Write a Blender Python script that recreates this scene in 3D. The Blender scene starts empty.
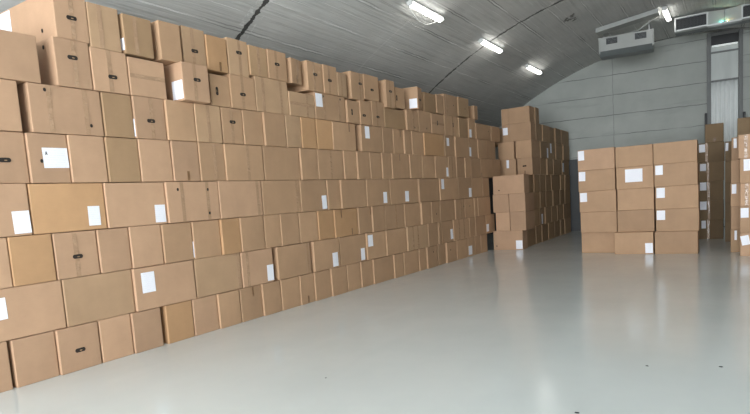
import bpy, bmesh, math, random
from mathutils import Vector, Matrix, Euler
sc = bpy.context.scene
COL = sc.collection
R = math.radians
SCRAPS = [(-0.084, 5.102, 0.014, 'small dark scrap on the floor near the lower right'), (-0.598, 4.946, 0.012, 'small dark scrap on the floor right of centre'), (-0.88, 3.737, 0.016, 'small dark scrap on the floor at the bottom edge'), (-2.971, 3.728, 0.009, 'tiny dark speck on the floor left of centre')]
GROUPS = ['cartons in the long left stack', 'cartons in the three free-standing columns', 'cartons in the shaded columns', 'cartons in the right-edge columns', 'cartons in the rear block', 'unseen cartons added behind the free-standing columns']
# x, y, z, width, depth, height, turn, tone, group, label, features (metres, on the face)
CARTONS = [
(-5.856, 2.219, 0.0, 0.38, 0.6, 0.4496, 91.06, 'p', 0, 'plain pinkish tan upright carton, first from the left end, bottom layer, left stack', []),
(-5.851, 2.638, 0.0, 0.388, 0.6, 0.4473, 90.87, 'p', 0, 'plain pinkish tan upright carton, second from the left end, bottom layer, left stack', []),
(-5.829, 3.052, 0.0, 0.419, 0.6, 0.4478, 90.7, 'p', 0, 'pinkish tan upright carton with dark handle slot, bottom layer of left stack', [('H', -0.005, 0.204)]),
(-5.834, 3.459, 0.0, 0.36, 0.6, 0.4502, 90.46, 'p', 0, 'plain pinkish tan upright carton next right of slot-handled carton, bottom layer, left stack', []),
(-5.815, 3.83, 0.0, 0.361, 0.6, 0.4471, 90.57, 'p', 0, 'plain pinkish tan upright carton two right of slot-handled carton, bottom layer, left stack', []),
(-5.809, 4.262, 0.0, 0.371, 0.6, 0.4489, 90.75, 'o', 0, 'orange-tan upright carton with plain face, bottom layer of left stack', []),
(-5.808, 4.65, 0.0, 0.375, 0.6, 0.4482, 90.87, 'p', 0, 'plain pinkish tan upright carton next right of orange carton, bottom layer, left stack', []),
(-5.788, 5.027, 0.0, 0.358, 0.6, 0.4465, 90.64, 't', 0, 'plain tan upright carton two right of orange carton, bottom layer, left stack', []),
(-5.791, 5.422, 0.0, 0.393, 0.6, 0.4493, 90.96, 't', 0, 'tan upright carton, dark tape tail, first such from left, bottom layer, left stack', [('U', 0.036)]),
(-5.772, 5.807, 0.0, 0.356, 0.6, 0.4479, 90.86, 't', 0, 'plain tan upright carton next right of first tape-tailed carton, bottom layer, left stack', []),
(-5.772, 6.206, 0.0, 0.406, 0.6, 0.4469, 91.1, 't', 0, 'plain tan upright carton two right of first tape-tailed carton, bottom layer, left stack', []),
(-5.763, 6.582, 0.0, 0.324, 0.6, 0.4456, 90.64, 't', 0, 'tan upright carton, dark tape tail, second such from left, bottom layer, left stack', [('B', -0.001)]),
(-5.747, 6.952, 0.0, 0.393, 0.6, 0.4484, 90.5, 't', 0, 'plain tan upright carton next right of second tape-tailed carton, bottom layer, left stack', []),
(-5.728, 7.365, 0.0, 0.413, 0.6, 0.4497, 91.01, 't', 0, 'plain tan upright carton two right of second tape-tailed carton, bottom layer, left stack', []),
(-5.735, 7.8, 0.0, 0.392, 0.6, 0.4503, 90.8, 't', 0, 'plain tan upright carton three right of second tape-tailed carton, bottom layer, left stack', []),
(-5.724, 8.192, 0.0, 0.369, 0.6, 0.4467, 90.94, 't', 0, 'plain tan upright carton four right of second tape-tailed carton, bottom layer, left stack', []),
(-5.627, 8.722, 0.0, 0.672, 0.45, 0.4461, 89.73, 't', 0, 'plain tan long carton five right of second tape-tailed carton, bottom layer, left stack', []),
(-5.682, 9.251, 0.0, 0.361, 0.6, 0.447, 90.66, 't', 0, 'plain tan upright carton six right of second tape-tailed carton, bottom layer, left stack', []),
(-5.605, 9.748, 0.0, 0.59, 0.45, 0.4476, 89.74, 't', 0, 'plain tan upright carton seven right of second tape-tailed carton, bottom layer, left stack', []),
(-5.674, 10.214, 0.0, 0.304, 0.6, 0.4463, 90.77, 't', 0, 'plain tan upright carton eight right of second tape-tailed carton, bottom layer, left stack', []),
(-5.651, 10.616, 0.0, 0.478, 0.6, 0.4481, 91.16, 't', 0, 'tan upright carton, small round hole, first such from left, bottom layer, left stack', [('D', 0.025, 0.323)]),
(-5.662, 11.092, 0.0, 0.369, 0.6, 0.4502, 90.94, 't', 0, 'plain tan upright carton next right of first single-holed carton, bottom layer, left stack', []),
(-5.632, 11.545, 0.0, 0.517, 0.6, 0.4473, 90.97, 't', 0, 'tan upright carton, small round hole, second such from left, bottom layer, left stack', [('D', -0.093, 0.275)]),
(-5.557, 12.147, 0.0, 0.614, 0.45, 0.4464, 89.9, 't', 0, 'plain tan long carton next right of second single-holed carton, bottom layer, left stack', []),
(-5.624, 12.671, 0.0, 0.396, 0.6, 0.4486, 88.7, 't', 0, 'tan upright carton with white paper label, bottom layer of left stack', [('L', -0.091, 0.145, 0.199, 0.213)]),
(-5.616, 13.052, 0.0, 0.344, 0.6, 0.4504, 88.7, 't', 0, 'plain tan upright carton next right of labelled carton, bottom layer, left stack', []),
(-5.603, 13.431, 0.0, 0.393, 0.6, 0.4497, 88.7, 't', 0, 'plain tan upright carton two right of labelled carton, bottom layer, left stack', []),
(-5.777, 2.623, 0.453, 0.676, 0.45, 0.4736, 89.57, 'p', 0, 'pinkish tan long carton, white paper label, first such from left, second layer, left stack', [('L', -0.215, 0.296, 0.08, 0.196)]),
(-5.762, 3.344, 0.453, 0.744, 0.45, 0.4733, 89.6, 'l', 0, 'plain pale tan long carton next right of first labelled carton, second layer, left stack', []),
(-5.727, 4.127, 0.453, 0.802, 0.45, 0.4716, 89.7, 'p', 0, 'pinkish tan long carton, white paper label, second such from left, second layer, left stack', [('L', -0.237, 0.303, 0.167, 0.227)]),
(-5.725, 4.922, 0.453, 0.745, 0.45, 0.4745, 89.61, 'l', 0, 'pale tan long carton, upright tape band, first such from left, second layer, left stack', [('T', 0.33)]),
(-5.707, 5.6, 0.453, 0.588, 0.45, 0.4727, 89.67, 'p', 0, 'pinkish tan upright carton, white paper label, third such from left, second layer, left stack', [('T', -0.198), ('L', 0.223, 0.131, 0.127, 0.223)]),
(-5.686, 6.345, 0.453, 0.729, 0.45, 0.4697, 89.73, 't', 0, 'tan long carton, upright tape band, second such from left, second layer, left stack', [('T', 0.298)]),
(-5.658, 7.1, 0.453, 0.659, 0.45, 0.4719, 89.78, 't', 0, 'tan long carton, white paper label, fourth such from left, second layer, left stack', [('L', 0.196, 0.132, 0.144, 0.224)]),
(-5.66, 7.845, 0.453, 0.762, 0.45, 0.4711, 89.75, 't', 0, 'tan long carton, white paper label, fifth such from left, second layer, left stack', [('L', 0.261, 0.123, 0.12, 0.207)]),
(-5.635, 8.547, 0.453, 0.622, 0.45, 0.47, 89.53, 't', 0, 'tan long carton, white paper label, sixth such from left, second layer, left stack', [('L', -0.207, 0.333, 0.156, 0.201)]),
(-5.617, 9.242, 0.453, 0.745, 0.45, 0.4701, 89.82, 't', 0, 'plain tan long carton next right of sixth labelled carton, second layer, left stack', []),
(-5.591, 10.044, 0.453, 0.838, 0.45, 0.4725, 89.82, 'l', 0, 'pale tan long carton, two tape bands, first such from left, second layer, left stack', [('T', -0.207), ('T', -0.004)]),
(-5.652, 10.705, 0.453, 0.456, 0.6, 0.474, 90.72, 't', 0, 'plain tan upright carton next right of first double-taped carton, second layer, left stack', []),
(-5.644, 11.019, 0.453, 0.152, 0.6, 0.4742, 90.91, 't', 0, 'plain tan upright carton two right of first double-taped carton, second layer, left stack', []),
(-5.574, 11.415, 0.453, 0.57, 0.45, 0.4735, 89.53, 't', 0, 'tan upright carton, white paper label, seventh such from left, second layer, left stack', [('L', 0.195, 0.166, 0.127, 0.223)]),
(-5.554, 12.147, 0.453, 0.872, 0.45, 0.4728, 89.57, 't', 0, 'tan long carton, two tape bands, second such from left, second layer, left stack', [('T', -0.156), ('T', 0.117)]),
(-5.617, 12.761, 0.453, 0.33, 0.6, 0.4745, 88.7, 't', 0, 'plain tan upright carton next right of second double-taped carton, second layer, left stack', []),
(-5.518, 13.249, 0.453, 0.627, 0.45, 0.474, 88.7, 't', 0, 'plain tan long carton two right of second double-taped carton, second layer, left stack', []),
(-5.503, 13.86, 0.453, 0.574, 0.45, 0.4744, 88.7, 't', 0, 'tan upright carton, white paper label, eighth such from left, second layer, left stack', [('L', -0.206, 0.146, 0.147, 0.188)]),
(-5.84, 2.351, 0.93, 0.331, 0.6, 0.452, 91.1, 'p', 0, 'plain pinkish tan upright carton, first from the left end, third layer, left stack', []),
(-5.838, 2.721, 0.93, 0.387, 0.6, 0.4537, 90.61, 'o', 0, 'orange-tan upright carton, plain face, first such from left, third layer, left stack', []),
(-5.839, 3.147, 0.93, 0.435, 0.6, 0.4516, 90.54, 'p', 0, 'pinkish tan upright carton with dark handle slot, third layer of left stack', [('H', -0.0, 0.205), ('T', -0.01)]),
(-5.828, 3.551, 0.93, 0.352, 0.6, 0.4516, 90.83, 'p', 0, 'plain pinkish tan upright carton next right of slot-handled carton, third layer, left stack', []),
(-5.817, 3.934, 0.93, 0.392, 0.6, 0.4544, 90.67, 'p', 0, 'plain pinkish tan upright carton two right of slot-handled carton, third layer, left stack', []),
(-5.807, 4.347, 0.93, 0.412, 0.6, 0.4506, 91.05, 't', 0, 'plain tan upright carton three right of slot-handled carton, third layer, left stack', []),
(-5.803, 4.779, 0.93, 0.424, 0.6, 0.4515, 91.09, 't', 0, 'tan upright carton with white side label, third layer of left stack', [('S', 0.038, 0.117, 0.056, 0.195)]),
(-5.777, 5.157, 0.93, 0.312, 0.6, 0.4518, 91.06, 'o', 0, 'orange-tan upright carton, plain face, second such from left, third layer, left stack', []),
(-5.765, 5.536, 0.93, 0.425, 0.6, 0.4529, 90.59, 't', 0, 'plain tan upright carton next right of second orange carton, third layer, left stack', []),
(-5.769, 5.93, 0.93, 0.319, 0.6, 0.4554, 90.69, 't', 0, 'plain tan upright carton two right of second orange carton, third layer, left stack', []),
(-5.76, 6.296, 0.93, 0.391, 0.6, 0.4541, 90.43, 't', 0, 'plain tan upright carton three right of second orange carton, third layer, left stack', []),
(-5.76, 6.726, 0.93, 0.429, 0.6, 0.452, 90.61, 't', 0, 'plain tan upright carton four right of second orange carton, third layer, left stack', []),
(-5.75, 7.156, 0.93, 0.409, 0.6, 0.4533, 91.17, 'o', 0, 'orange-tan upright carton, plain face, third such from left, third layer, left stack', []),
(-5.657, 7.692, 0.93, 0.643, 0.45, 0.4506, 89.88, 'o', 0, 'orange-tan long carton, dark tape tail, first such from left, third layer, left stack', [('U', -0.142), ('B', 0.136)]),
(-5.722, 8.233, 0.93, 0.413, 0.6, 0.4537, 91.17, 't', 0, 'tan upright carton, dark tape tail, second such from left, third layer, left stack', [('U', 0.181)]),
(-5.698, 8.656, 0.93, 0.412, 0.6, 0.4544, 90.58, 't', 0, 'plain tan upright carton next right of second tape-tailed carton, third layer, left stack', []),
(-5.626, 9.243, 0.93, 0.697, 0.45, 0.4545, 89.58, 't', 0, 'tan long carton with upright tape band, third layer of left stack', [('T', 0.032)]),
(-5.614, 9.917, 0.93, 0.624, 0.45, 0.451, 89.75, 't', 0, 'plain tan long carton next right of taped carton, third layer, left stack', []),
(-5.655, 10.451, 0.93, 0.42, 0.6, 0.4531, 91.08, 't', 0, 'plain tan upright carton two right of taped carton, third layer, left stack', []),
(-5.655, 10.888, 0.93, 0.396, 0.6, 0.4515, 90.93, 't', 0, 'tan upright carton, small round hole, first such from left, third layer, left stack', [('D', 0.005, 0.179)]),
(-5.576, 11.471, 0.93, 0.719, 0.45, 0.4522, 89.54, 't', 0, 'plain tan long carton next right of first single-holed carton, third layer, left stack', []),
(-5.627, 12.107, 0.93, 0.529, 0.6, 0.4516, 91.13, 't', 0, 'tan upright carton, small round hole, second such from left, third layer, left stack', [('T', 0.043), ('D', 0.196, 0.272)]),
(-5.627, 12.664, 0.93, 0.512, 0.6, 0.4531, 88.7, 't', 0, 'tan upright carton, small round hole, third such from left, third layer, left stack', [('D', -0.006, 0.268)]),
(-5.607, 13.022, 0.93, 0.182, 0.6, 0.4516, 88.7, 't', 0, 'plain tan upright carton next right of third single-holed carton, third layer, left stack', []),
(-5.51, 13.51, 0.93, 0.776, 0.45, 0.4515, 88.7, 't', 0, 'plain tan long carton two right of third single-holed carton, third layer, left stack', []),
(-5.76, 2.451, 1.388, 0.595, 0.45, 0.4754, 89.56, 'p', 0, 'pinkish tan upright carton, white paper label, first such from left, fourth layer, left stack', [('L', 0.215, 0.123, 0.15, 0.206)]),
(-5.759, 3.132, 1.388, 0.737, 0.45, 0.4723, 89.89, 'o', 0, 'orange-tan long carton, white paper label, second such from left, fourth layer, left stack', [('L', 0.238, 0.14, 0.127, 0.198)]),
(-5.742, 3.875, 1.388, 0.726, 0.45, 0.4708, 89.72, 'p', 0, 'pinkish tan long carton, white paper label, third such from left, fourth layer, left stack', [('L', 0.276, 0.119, 0.137, 0.198)]),
(-5.712, 4.63, 1.388, 0.763, 0.45, 0.4711, 89.68, 'p', 0, 'pinkish tan long carton with twin round holes, fourth layer of left stack', [('D', -0.229, 0.383), ('D', 0.218, 0.374), ('D', 0.213, 0.084), ('T', -0.17), ('T', 0.209)]),
(-5.7, 5.4, 1.388, 0.752, 0.45, 0.4744, 89.84, 'p', 0, 'pinkish tan long carton, upright tape band, first such from left, fourth layer, left stack', [('T', 0.299)]),
(-5.695, 6.193, 1.388, 0.787, 0.45, 0.474, 89.61, 't', 0, 'tan long carton, upright tape band, second such from left, fourth layer, left stack', [('T', 0.32)]),
(-5.68, 6.912, 1.388, 0.63, 0.45, 0.4726, 89.6, 't', 0, 'tan long carton, white paper label, fourth such from left, fourth layer, left stack', [('L', 0.236, 0.126, 0.118, 0.211)]),
(-5.743, 7.409, 1.388, 0.338, 0.6, 0.4734, 90.61, 't', 0, 'plain tan upright carton next right of fourth labelled carton, fourth layer, left stack', []),
(-5.638, 7.95, 1.388, 0.727, 0.45, 0.4709, 89.56, 't', 0, 'plain tan long carton two right of fourth labelled carton, fourth layer, left stack', []),
(-5.623, 8.703, 1.388, 0.754, 0.45, 0.4732, 89.65, 't', 0, 'tan long carton, white paper label, fifth such from left, fourth layer, left stack', [('L', 0.208, 0.138, 0.126, 0.2)]),
(-5.617, 9.653, 1.388, 1.078, 0.45, 0.471, 89.74, 't', 0, 'tan long carton, white paper label, sixth such from left, fourth layer, left stack', [('L', 0.073, 0.136, 0.143, 0.203)]),
(-5.578, 10.654, 1.388, 0.902, 0.45, 0.4709, 89.67, 't', 0, 'plain tan long carton next right of sixth labelled carton, fourth layer, left stack', []),
(-5.554, 11.581, 1.388, 0.932, 0.45, 0.4728, 89.71, 't', 0, 'tan long carton, white paper label, seventh such from left, fourth layer, left stack', [('L', -0.345, 0.347, 0.134, 0.215)]),
(-5.542, 12.443, 1.388, 0.741, 0.45, 0.4754, 88.7, 't', 0, 'tan long carton, white paper label, eighth such from left, fourth layer, left stack', [('L', 0.251, 0.129, 0.15, 0.213)]),
(-5.533, 13.16, 1.388, 0.641, 0.45, 0.4746, 88.7, 't', 0, 'plain tan long carton next right of eighth labelled carton, fourth layer, left stack', []),
(-5.591, 13.696, 1.388, 0.406, 0.6, 0.4715, 88.7, 't', 0, 'plain tan upright carton two right of eighth labelled carton, fourth layer, left stack', []),
(-5.852, 2.58, 1.866, 0.418, 0.6, 0.468, 91.16, 'p', 0, 'pinkish tan upright carton with dark handle slot, fifth layer of left stack', [('H', 0.013, 0.211)]),
(-5.835, 2.987, 1.866, 0.376, 0.6, 0.4668, 91.11, 'p', 0, 'pinkish tan upright carton, white paper label, first such from left, fifth layer, left stack', [('L', 0.058, 0.239, 0.245, 0.192), ('D', -0.079, 0.207)]),
(-5.82, 3.373, 1.866, 0.375, 0.6, 0.4687, 90.61, 'p', 0, 'plain pinkish tan upright carton next right of first labelled carton, fifth layer, left stack', []),
(-5.816, 3.761, 1.866, 0.377, 0.6, 0.4673, 91.16, 'g', 0, 'plain greyish tan upright carton two right of first labelled carton, fifth layer, left stack', []),
(-5.812, 4.168, 1.866, 0.41, 0.6, 0.4709, 90.51, 'p', 0, 'plain pinkish tan upright carton three right of first labelled carton, fifth layer, left stack', []),
(-5.798, 4.573, 1.866, 0.379, 0.6, 0.4711, 90.76, 'p', 0, 'pinkish tan upright carton, dark tape tail, first such from left, fifth layer, left stack', [('B', 0.012)]),
(-5.788, 4.972, 1.866, 0.397, 0.6, 0.4711, 90.6, 't', 0, 'tan upright carton, upright tape band, first such from left, fifth layer, left stack', [('T', 0.038)]),
(-5.695, 5.517, 1.866, 0.675, 0.45, 0.4676, 89.77, 't', 0, 'tan long carton, upright tape band, second such from left, fifth layer, left stack', [('T', 0.054)]),
(-5.695, 6.254, 1.866, 0.748, 0.45, 0.4707, 89.86, 't', 0, 'plain tan long carton next right of second taped carton, fifth layer, left stack', []),
(-5.746, 6.843, 1.866, 0.405, 0.6, 0.4682, 90.98, 't', 0, 'plain tan upright carton two right of second taped carton, fifth layer, left stack', []),
(-5.666, 7.388, 1.866, 0.652, 0.45, 0.4671, 89.56, 't', 0, 'tan long carton, upright tape band, third such from left, fifth layer, left stack', [('T', -0.002)]),
(-5.729, 7.907, 1.866, 0.361, 0.6, 0.4704, 91.18, 't', 0, 'plain tan upright carton next right of third taped carton, fifth layer, left stack', [('E', 0.121, 0.163)]),
(-5.708, 8.288, 1.866, 0.379, 0.6, 0.4695, 91.17, 't', 0, 'plain tan upright carton two right of third taped carton, fifth layer, left stack', []),
(-5.706, 8.686, 1.866, 0.379, 0.6, 0.4666, 90.79, 't', 0, 'plain tan upright carton three right of third taped carton, fifth layer, left stack', []),
(-5.696, 9.053, 1.866, 0.334, 0.6, 0.4707, 91.07, 't', 0, 'plain tan upright carton four right of third taped carton, fifth layer, left stack', []),
(-5.605, 9.551, 1.866, 0.643, 0.45, 0.4689, 89.68, 't', 0, 'tan long carton, dark tape tail, second such from left, fifth layer, left stack', [('U', -0.042)]),
(-5.663, 10.134, 1.866, 0.498, 0.6, 0.4705, 90.68, 't', 0, 'plain tan upright carton next right of second tape-tailed carton, fifth layer, left stack', []),
(-5.587, 10.69, 1.866, 0.559, 0.45, 0.4679, 89.63, 't', 0, 'plain tan upright carton two right of second tape-tailed carton, fifth layer, left stack', []),
(-5.569, 11.287, 1.866, 0.613, 0.45, 0.4687, 89.51, 't', 0, 'tan long carton, white paper label, second such from left, fifth layer, left stack', [('L', 0.249, 0.132, 0.1, 0.197)]),
(-5.635, 11.805, 1.866, 0.391, 0.6, 0.4714, 90.76, 't', 0, 'tan upright carton, upright tape band, fourth such from left, fifth layer, left stack', [('T', -0.016)]),
(-5.625, 12.239, 1.866, 0.457, 0.6, 0.4684, 90.67, 't', 0, 'plain tan upright carton next right of fourth taped carton, fifth layer, left stack', []),
(-5.611, 12.648, 1.866, 0.339, 0.6, 0.4712, 90.81, 't', 0, 'plain tan upright carton two right of fourth taped carton, fifth layer, left stack', []),
(-5.531, 13.125, 1.866, 0.574, 0.45, 0.4676, 88.7, 't', 0, 'plain tan upright carton three right of fourth taped carton, fifth layer, left stack', []),
(-5.514, 13.802, 1.866, 0.76, 0.45, 0.471, 88.7, 't', 0, 'tan long carton, dark tape tail, third such from left, fifth layer, left stack', [('B', -0.354)]),
(-5.5, 14.468, 1.866, 0.548, 0.45, 0.4713, 88.7, 't', 0, 'plain tan upright carton next right of third tape-tailed carton, fifth layer, left stack', []),
(-5.838, 2.521, 2.34, 0.521, 0.6, 0.4567, 90.68, 'p', 0, 'plain pinkish tan upright carton, first from the left end, sixth layer, left stack', []),
(-5.76, 3.229, 2.34, 0.713, 0.45, 0.4582, 89.88, 'p', 0, 'pinkish tan long carton with twin round holes, sixth layer of left stack', [('D', -0.204, 0.407), ('D', 0.225, 0.1), ('T', -0.171), ('T', 0.189)]),
(-5.826, 3.769, 2.34, 0.342, 0.6, 0.4569, 90.51, 'g', 0, 'plain greyish tan upright carton next right of twin-holed carton, sixth layer, left stack', []),
(-5.81, 4.148, 2.34, 0.394, 0.6, 0.459, 90.6, 'p', 0, 'pinkish tan upright carton with white side label, sixth layer of left stack', [('H', 0.001, 0.2), ('T', 0.017), ('S', 0.037, 0.115, 0.054, 0.189)]),
(-5.789, 4.555, 2.34, 0.399, 0.6, 0.4592, 90.53, 't', 0, 'plain tan upright carton next right of side-labelled carton, sixth layer, left stack', []),
(-5.782, 4.966, 2.34, 0.401, 0.6, 0.4579, 90.57, 'l', 0, 'pale tan upright carton with upright tape band, sixth layer of left stack', [('T', -0.006)]),
(-5.787, 5.365, 2.34, 0.356, 0.6, 0.4557, 90.65, 't', 0, 'tan upright carton with dark handle slot, sixth layer of left stack', [('H', -0.002, 0.28), ('T', -0.012)]),
(-5.781, 5.736, 2.34, 0.364, 0.6, 0.457, 90.64, 't', 0, 'plain tan upright carton next right of slot-handled carton, sixth layer, left stack', []),
(-5.753, 6.144, 2.34, 0.43, 0.6, 0.4578, 90.55, 't', 0, 'plain tan upright carton two right of slot-handled carton, sixth layer, left stack', []),
(-5.753, 6.541, 2.34, 0.327, 0.6, 0.4582, 90.42, 'l', 0, 'plain pale tan upright carton three right of slot-handled carton, sixth layer, left stack', []),
(-5.742, 6.884, 2.34, 0.339, 0.6, 0.4558, 90.42, 'o', 0, 'orange-tan upright carton, plain face, first such from left, sixth layer, left stack', []),
(-5.747, 7.284, 2.34, 0.406, 0.6, 0.4586, 90.85, 'o', 0, 'orange-tan upright carton, plain face, second such from left, sixth layer, left stack', []),
(-5.661, 7.816, 2.34, 0.641, 0.45, 0.4548, 89.69, 't', 0, 'tan long carton, dark tape tail, first such from left, sixth layer, left stack', [('U', 0.138)]),
(-5.628, 8.608, 2.34, 0.672, 0.45, 0.4554, 89.55, 't', 0, 'tan long carton, white paper label, first such from left, sixth layer, left stack', [('L', -0.15, 0.333, 0.14, 0.208)]),
(-5.697, 9.141, 2.34, 0.353, 0.6, 0.457, 90.75, 't', 0, 'plain tan upright carton next right of first labelled carton, sixth layer, left stack', []),
(-5.697, 9.525, 2.34, 0.369, 0.6, 0.4575, 91.07, 't', 0, 'tan upright carton, dark tape tail, second such from left, sixth layer, left stack', [('U', 0.087)]),
(-5.669, 9.861, 2.34, 0.282, 0.6, 0.4561, 90.81, 't', 0, 'plain tan upright carton next right of second tape-tailed carton, sixth layer, left stack', []),
(-5.667, 10.271, 2.34, 0.495, 0.6, 0.4578, 91.19, 't', 0, 'plain tan upright carton two right of second tape-tailed carton, sixth layer, left stack', []),
(-5.572, 10.982, 2.34, 0.908, 0.45, 0.456, 89.84, 'o', 0, 'orange-tan long carton, plain face, third such from left, sixth layer, left stack', []),
(-5.647, 11.739, 2.34, 0.516, 0.6, 0.4575, 90.91, 't', 0, 'tan upright carton, white paper label, second such from left, sixth layer, left stack', [('L', -0.1, 0.317, 0.13, 0.175)]),
(-5.539, 12.373, 2.34, 0.735, 0.45, 0.4592, 89.64, 't', 0, 'plain tan long carton next right of second labelled carton, sixth layer, left stack', []),
(-5.618, 13.043, 2.34, 0.498, 0.6, 0.4591, 88.7, 't', 0, 'tan upright carton, white paper label, third such from left, sixth layer, left stack', [('L', -0.19, 0.143, 0.102, 0.211)]),
(-5.587, 13.567, 2.34, 0.529, 0.6, 0.4582, 88.7, 't', 0, 'plain tan upright carton next right of third labelled carton, sixth layer, left stack', []),
(-5.508, 14.152, 2.34, 0.579, 0.45, 0.4591, 88.7, 't', 0, 'plain tan upright carton two right of third labelled carton, sixth layer, left stack', []),
(-5.758, 2.689, 2.802, 0.634, 0.45, 0.4337, 89.71, 'p', 0, 'plain pinkish tan long carton, first from the left end, seventh layer, left stack', []),
(-5.818, 3.332, 2.802, 0.356, 0.6, 0.4629, 90.41, 'p', 0, 'pinkish tan upright carton, dark handle slot, first such from left, seventh layer, left stack', [('H', -0.003, 0.289), ('E', 0.173, 0.387), ('T', 0.015)]),
(-5.814, 3.724, 2.802, 0.406, 0.6, 0.4324, 90.62, 'p', 0, 'pinkish tan upright carton, dark handle slot, second such from left, seventh layer, left stack', [('H', 0.015, 0.159), ('T', -0.007)]),
(-5.813, 4.173, 2.802, 0.464, 0.6, 0.4085, 90.48, 'p', 0, 'pinkish tan upright carton, crosswise tape, first such from left, seventh layer, left stack', [('C', 0.213)]),
(-5.694, 4.76, 2.802, 0.382, 0.6, 0.4379, 88.7, 'p', 0, 'pinkish tan upright carton with white side label, seventh layer of left stack', [('H', 0.012, 0.251), ('S', 0.106, 0.126, 0.191, 0.212), ('T', -0.019)]),
(-5.789, 5.208, 2.802, 0.32, 0.6, 0.3892, 90.72, 't', 0, 'tan upright carton, upright dark slot, first such from left, seventh layer, left stack', [('V', -0.06, 0.184)]),
(-5.776, 5.602, 2.802, 0.447, 0.6, 0.428, 90.44, 't', 0, 'tan upright carton, dark handle slot, third such from left, seventh layer, left stack', [('H', -0.019, 0.19), ('T', -0.016)]),
(-5.696, 6.167, 2.802, 0.65, 0.45, 0.4714, 89.51, 'l', 0, 'pale tan long carton with two tape bands, seventh layer of left stack', [('T', -0.185), ('T', 0.175)]),
(-5.675, 6.789, 2.802, 0.573, 0.45, 0.3494, 89.63, 'l', 0, 'pale tan upright carton, crosswise tape, second such from left, seventh layer, left stack', [('C', 0.182), ('T', 0.109)]),
(-5.663, 7.487, 2.802, 0.791, 0.45, 0.4087, 89.6, 't', 0, 'tan long carton, white paper label, first such from left, seventh layer, left stack', [('L', -0.297, 0.289, 0.166, 0.201), ('D', -0.186, 0.36), ('D', 0.262, 0.358), ('T', -0.169), ('T', 0.222)]),
(-5.708, 8.079, 2.802, 0.369, 0.6, 0.3709, 90.87, 't', 0, 'tan upright carton, upright dark slot, second such from left, seventh layer, left stack', [('V', -0.056, 0.18)]),
(-5.7, 8.451, 2.802, 0.352, 0.6, 0.4044, 90.83, 't', 0, 'tan upright carton, dark handle slot, fourth such from left, seventh layer, left stack', [('H', -0.069, 0.153)]),
(-5.701, 8.859, 2.802, 0.415, 0.6, 0.4399, 91.01, 't', 0, 'tan upright carton, dark handle slot, fifth such from left, seventh layer, left stack', [('H', -0.025, 0.166), ('T', -0.045)]),
(-5.619, 9.46, 2.802, 0.762, 0.45, 0.3609, 89.77, 'd', 0, 'plain dull brown long carton next right of fifth slot-handled carton, seventh layer, left stack', []),
(-5.663, 10.09, 2.802, 0.475, 0.6, 0.395, 90.98, 't', 0, 'tan upright carton, small round hole, first such from left, seventh layer, left stack', [('D', 0.067, 0.068), ('T', 0.022)]),
(-5.591, 10.638, 2.802, 0.542, 0.45, 0.4321, 89.86, 't', 0, 'tan upright carton, small round hole, second such from left, seventh layer, left stack', [('D', 0.051, 0.086)]),
(-5.577, 11.217, 2.802, 0.595, 0.45, 0.4215, 89.66, 't', 0, 'tan upright carton, upright dark slot, third such from left, seventh layer, left stack', [('V', -0.042, 0.233), ('C', 0.22)]),
(-5.57, 11.89, 2.802, 0.695, 0.45, 0.445, 89.64, 't', 0, 'tan long carton, upright dark slot, fourth such from left, seventh layer, left stack', [('V', 0.076, 0.248), ('T', 0.058)]),
(-5.622, 12.517, 2.802, 0.535, 0.6, 0.4385, 91.19, 'g', 0, 'plain greyish tan upright carton next right of fourth upright-slotted carton, seventh layer, left stack', []),
(-5.609, 13.0, 2.802, 0.41, 0.6, 0.4693, 90.52, 't', 0, 'tan upright carton, white paper label, second such from left, seventh layer, left stack', [('L', -0.134, 0.114, 0.126, 0.188)]),
(-5.517, 13.696, 2.802, 0.964, 0.45, 0.386, 89.79, 't', 0, 'tan long carton, small round hole, third such from left, seventh layer, left stack', [('D', 0.311, 0.228)]),
(-5.506, 14.513, 2.802, 0.621, 0.45, 0.3814, 89.76, 't', 0, 'plain tan long carton next right of third single-holed carton, seventh layer, left stack', []),
(-6.066, 3.379, 3.2664, 0.332, 1.08, 0.4571, 89.5, 'p', 0, 'pinkish tan upright carton, white side label, first such from left, top layer, left stack', [('H', -0.001, 0.212), ('S', 0.997, 0.316, 0.35, 0.245), ('E', 0.244, 0.109), ('T', 0.006)]),
(-5.818, 3.721, 3.2359, 0.342, 0.6, 0.4454, 89.6, 'l', 0, 'pale tan upright carton, upright tape band, first such from left, top layer, left stack', [('T', -0.046)]),
(-5.8, 4.1, 3.2359, 0.358, 0.6, 0.4156, 90.91, 'g', 0, 'greyish tan upright carton, white side label, second such from left, top layer, left stack', [('T', -0.038), ('S', 0.045, 0.098, 0.071, 0.125)]),
(-5.77, 4.509, 3.2414, 0.286, 0.6, 0.4304, 88.7, 't', 0, 'plain tan upright carton next right of second side-labelled carton, top layer, left stack', []),
(-5.787, 4.855, 3.2414, 0.345, 0.6, 0.448, 90.91, 'l', 0, 'pale tan upright carton, dark handle slot, first such from left, top layer, left stack', [('H', -0.005, 0.178), ('T', -0.024)]),
(-5.777, 5.203, 3.2315, 0.331, 0.6, 0.4265, 90.95, 'o', 0, 'orange-tan upright carton, dark tape tail, first such from left, top layer, left stack', [('B', 0.033)]),
(-5.785, 5.575, 3.2315, 0.359, 0.6, 0.4642, 90.8, 'l', 0, 'pale tan upright carton, dark handle slot, second such from left, top layer, left stack', [('H', 0.011, 0.298), ('T', 0.021)]),
(-5.767, 5.933, 3.2749, 0.335, 0.6, 0.3923, 90.41, 'g', 0, 'greyish tan upright carton, upright tape band, second such from left, top layer, left stack', [('T', -0.0)]),
(-5.759, 6.307, 3.2749, 0.393, 0.6, 0.4021, 91.04, 't', 0, 'tan upright carton, dark handle slot, third such from left, top layer, left stack', [('H', -0.016, 0.215), ('T', -0.032)]),
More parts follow.
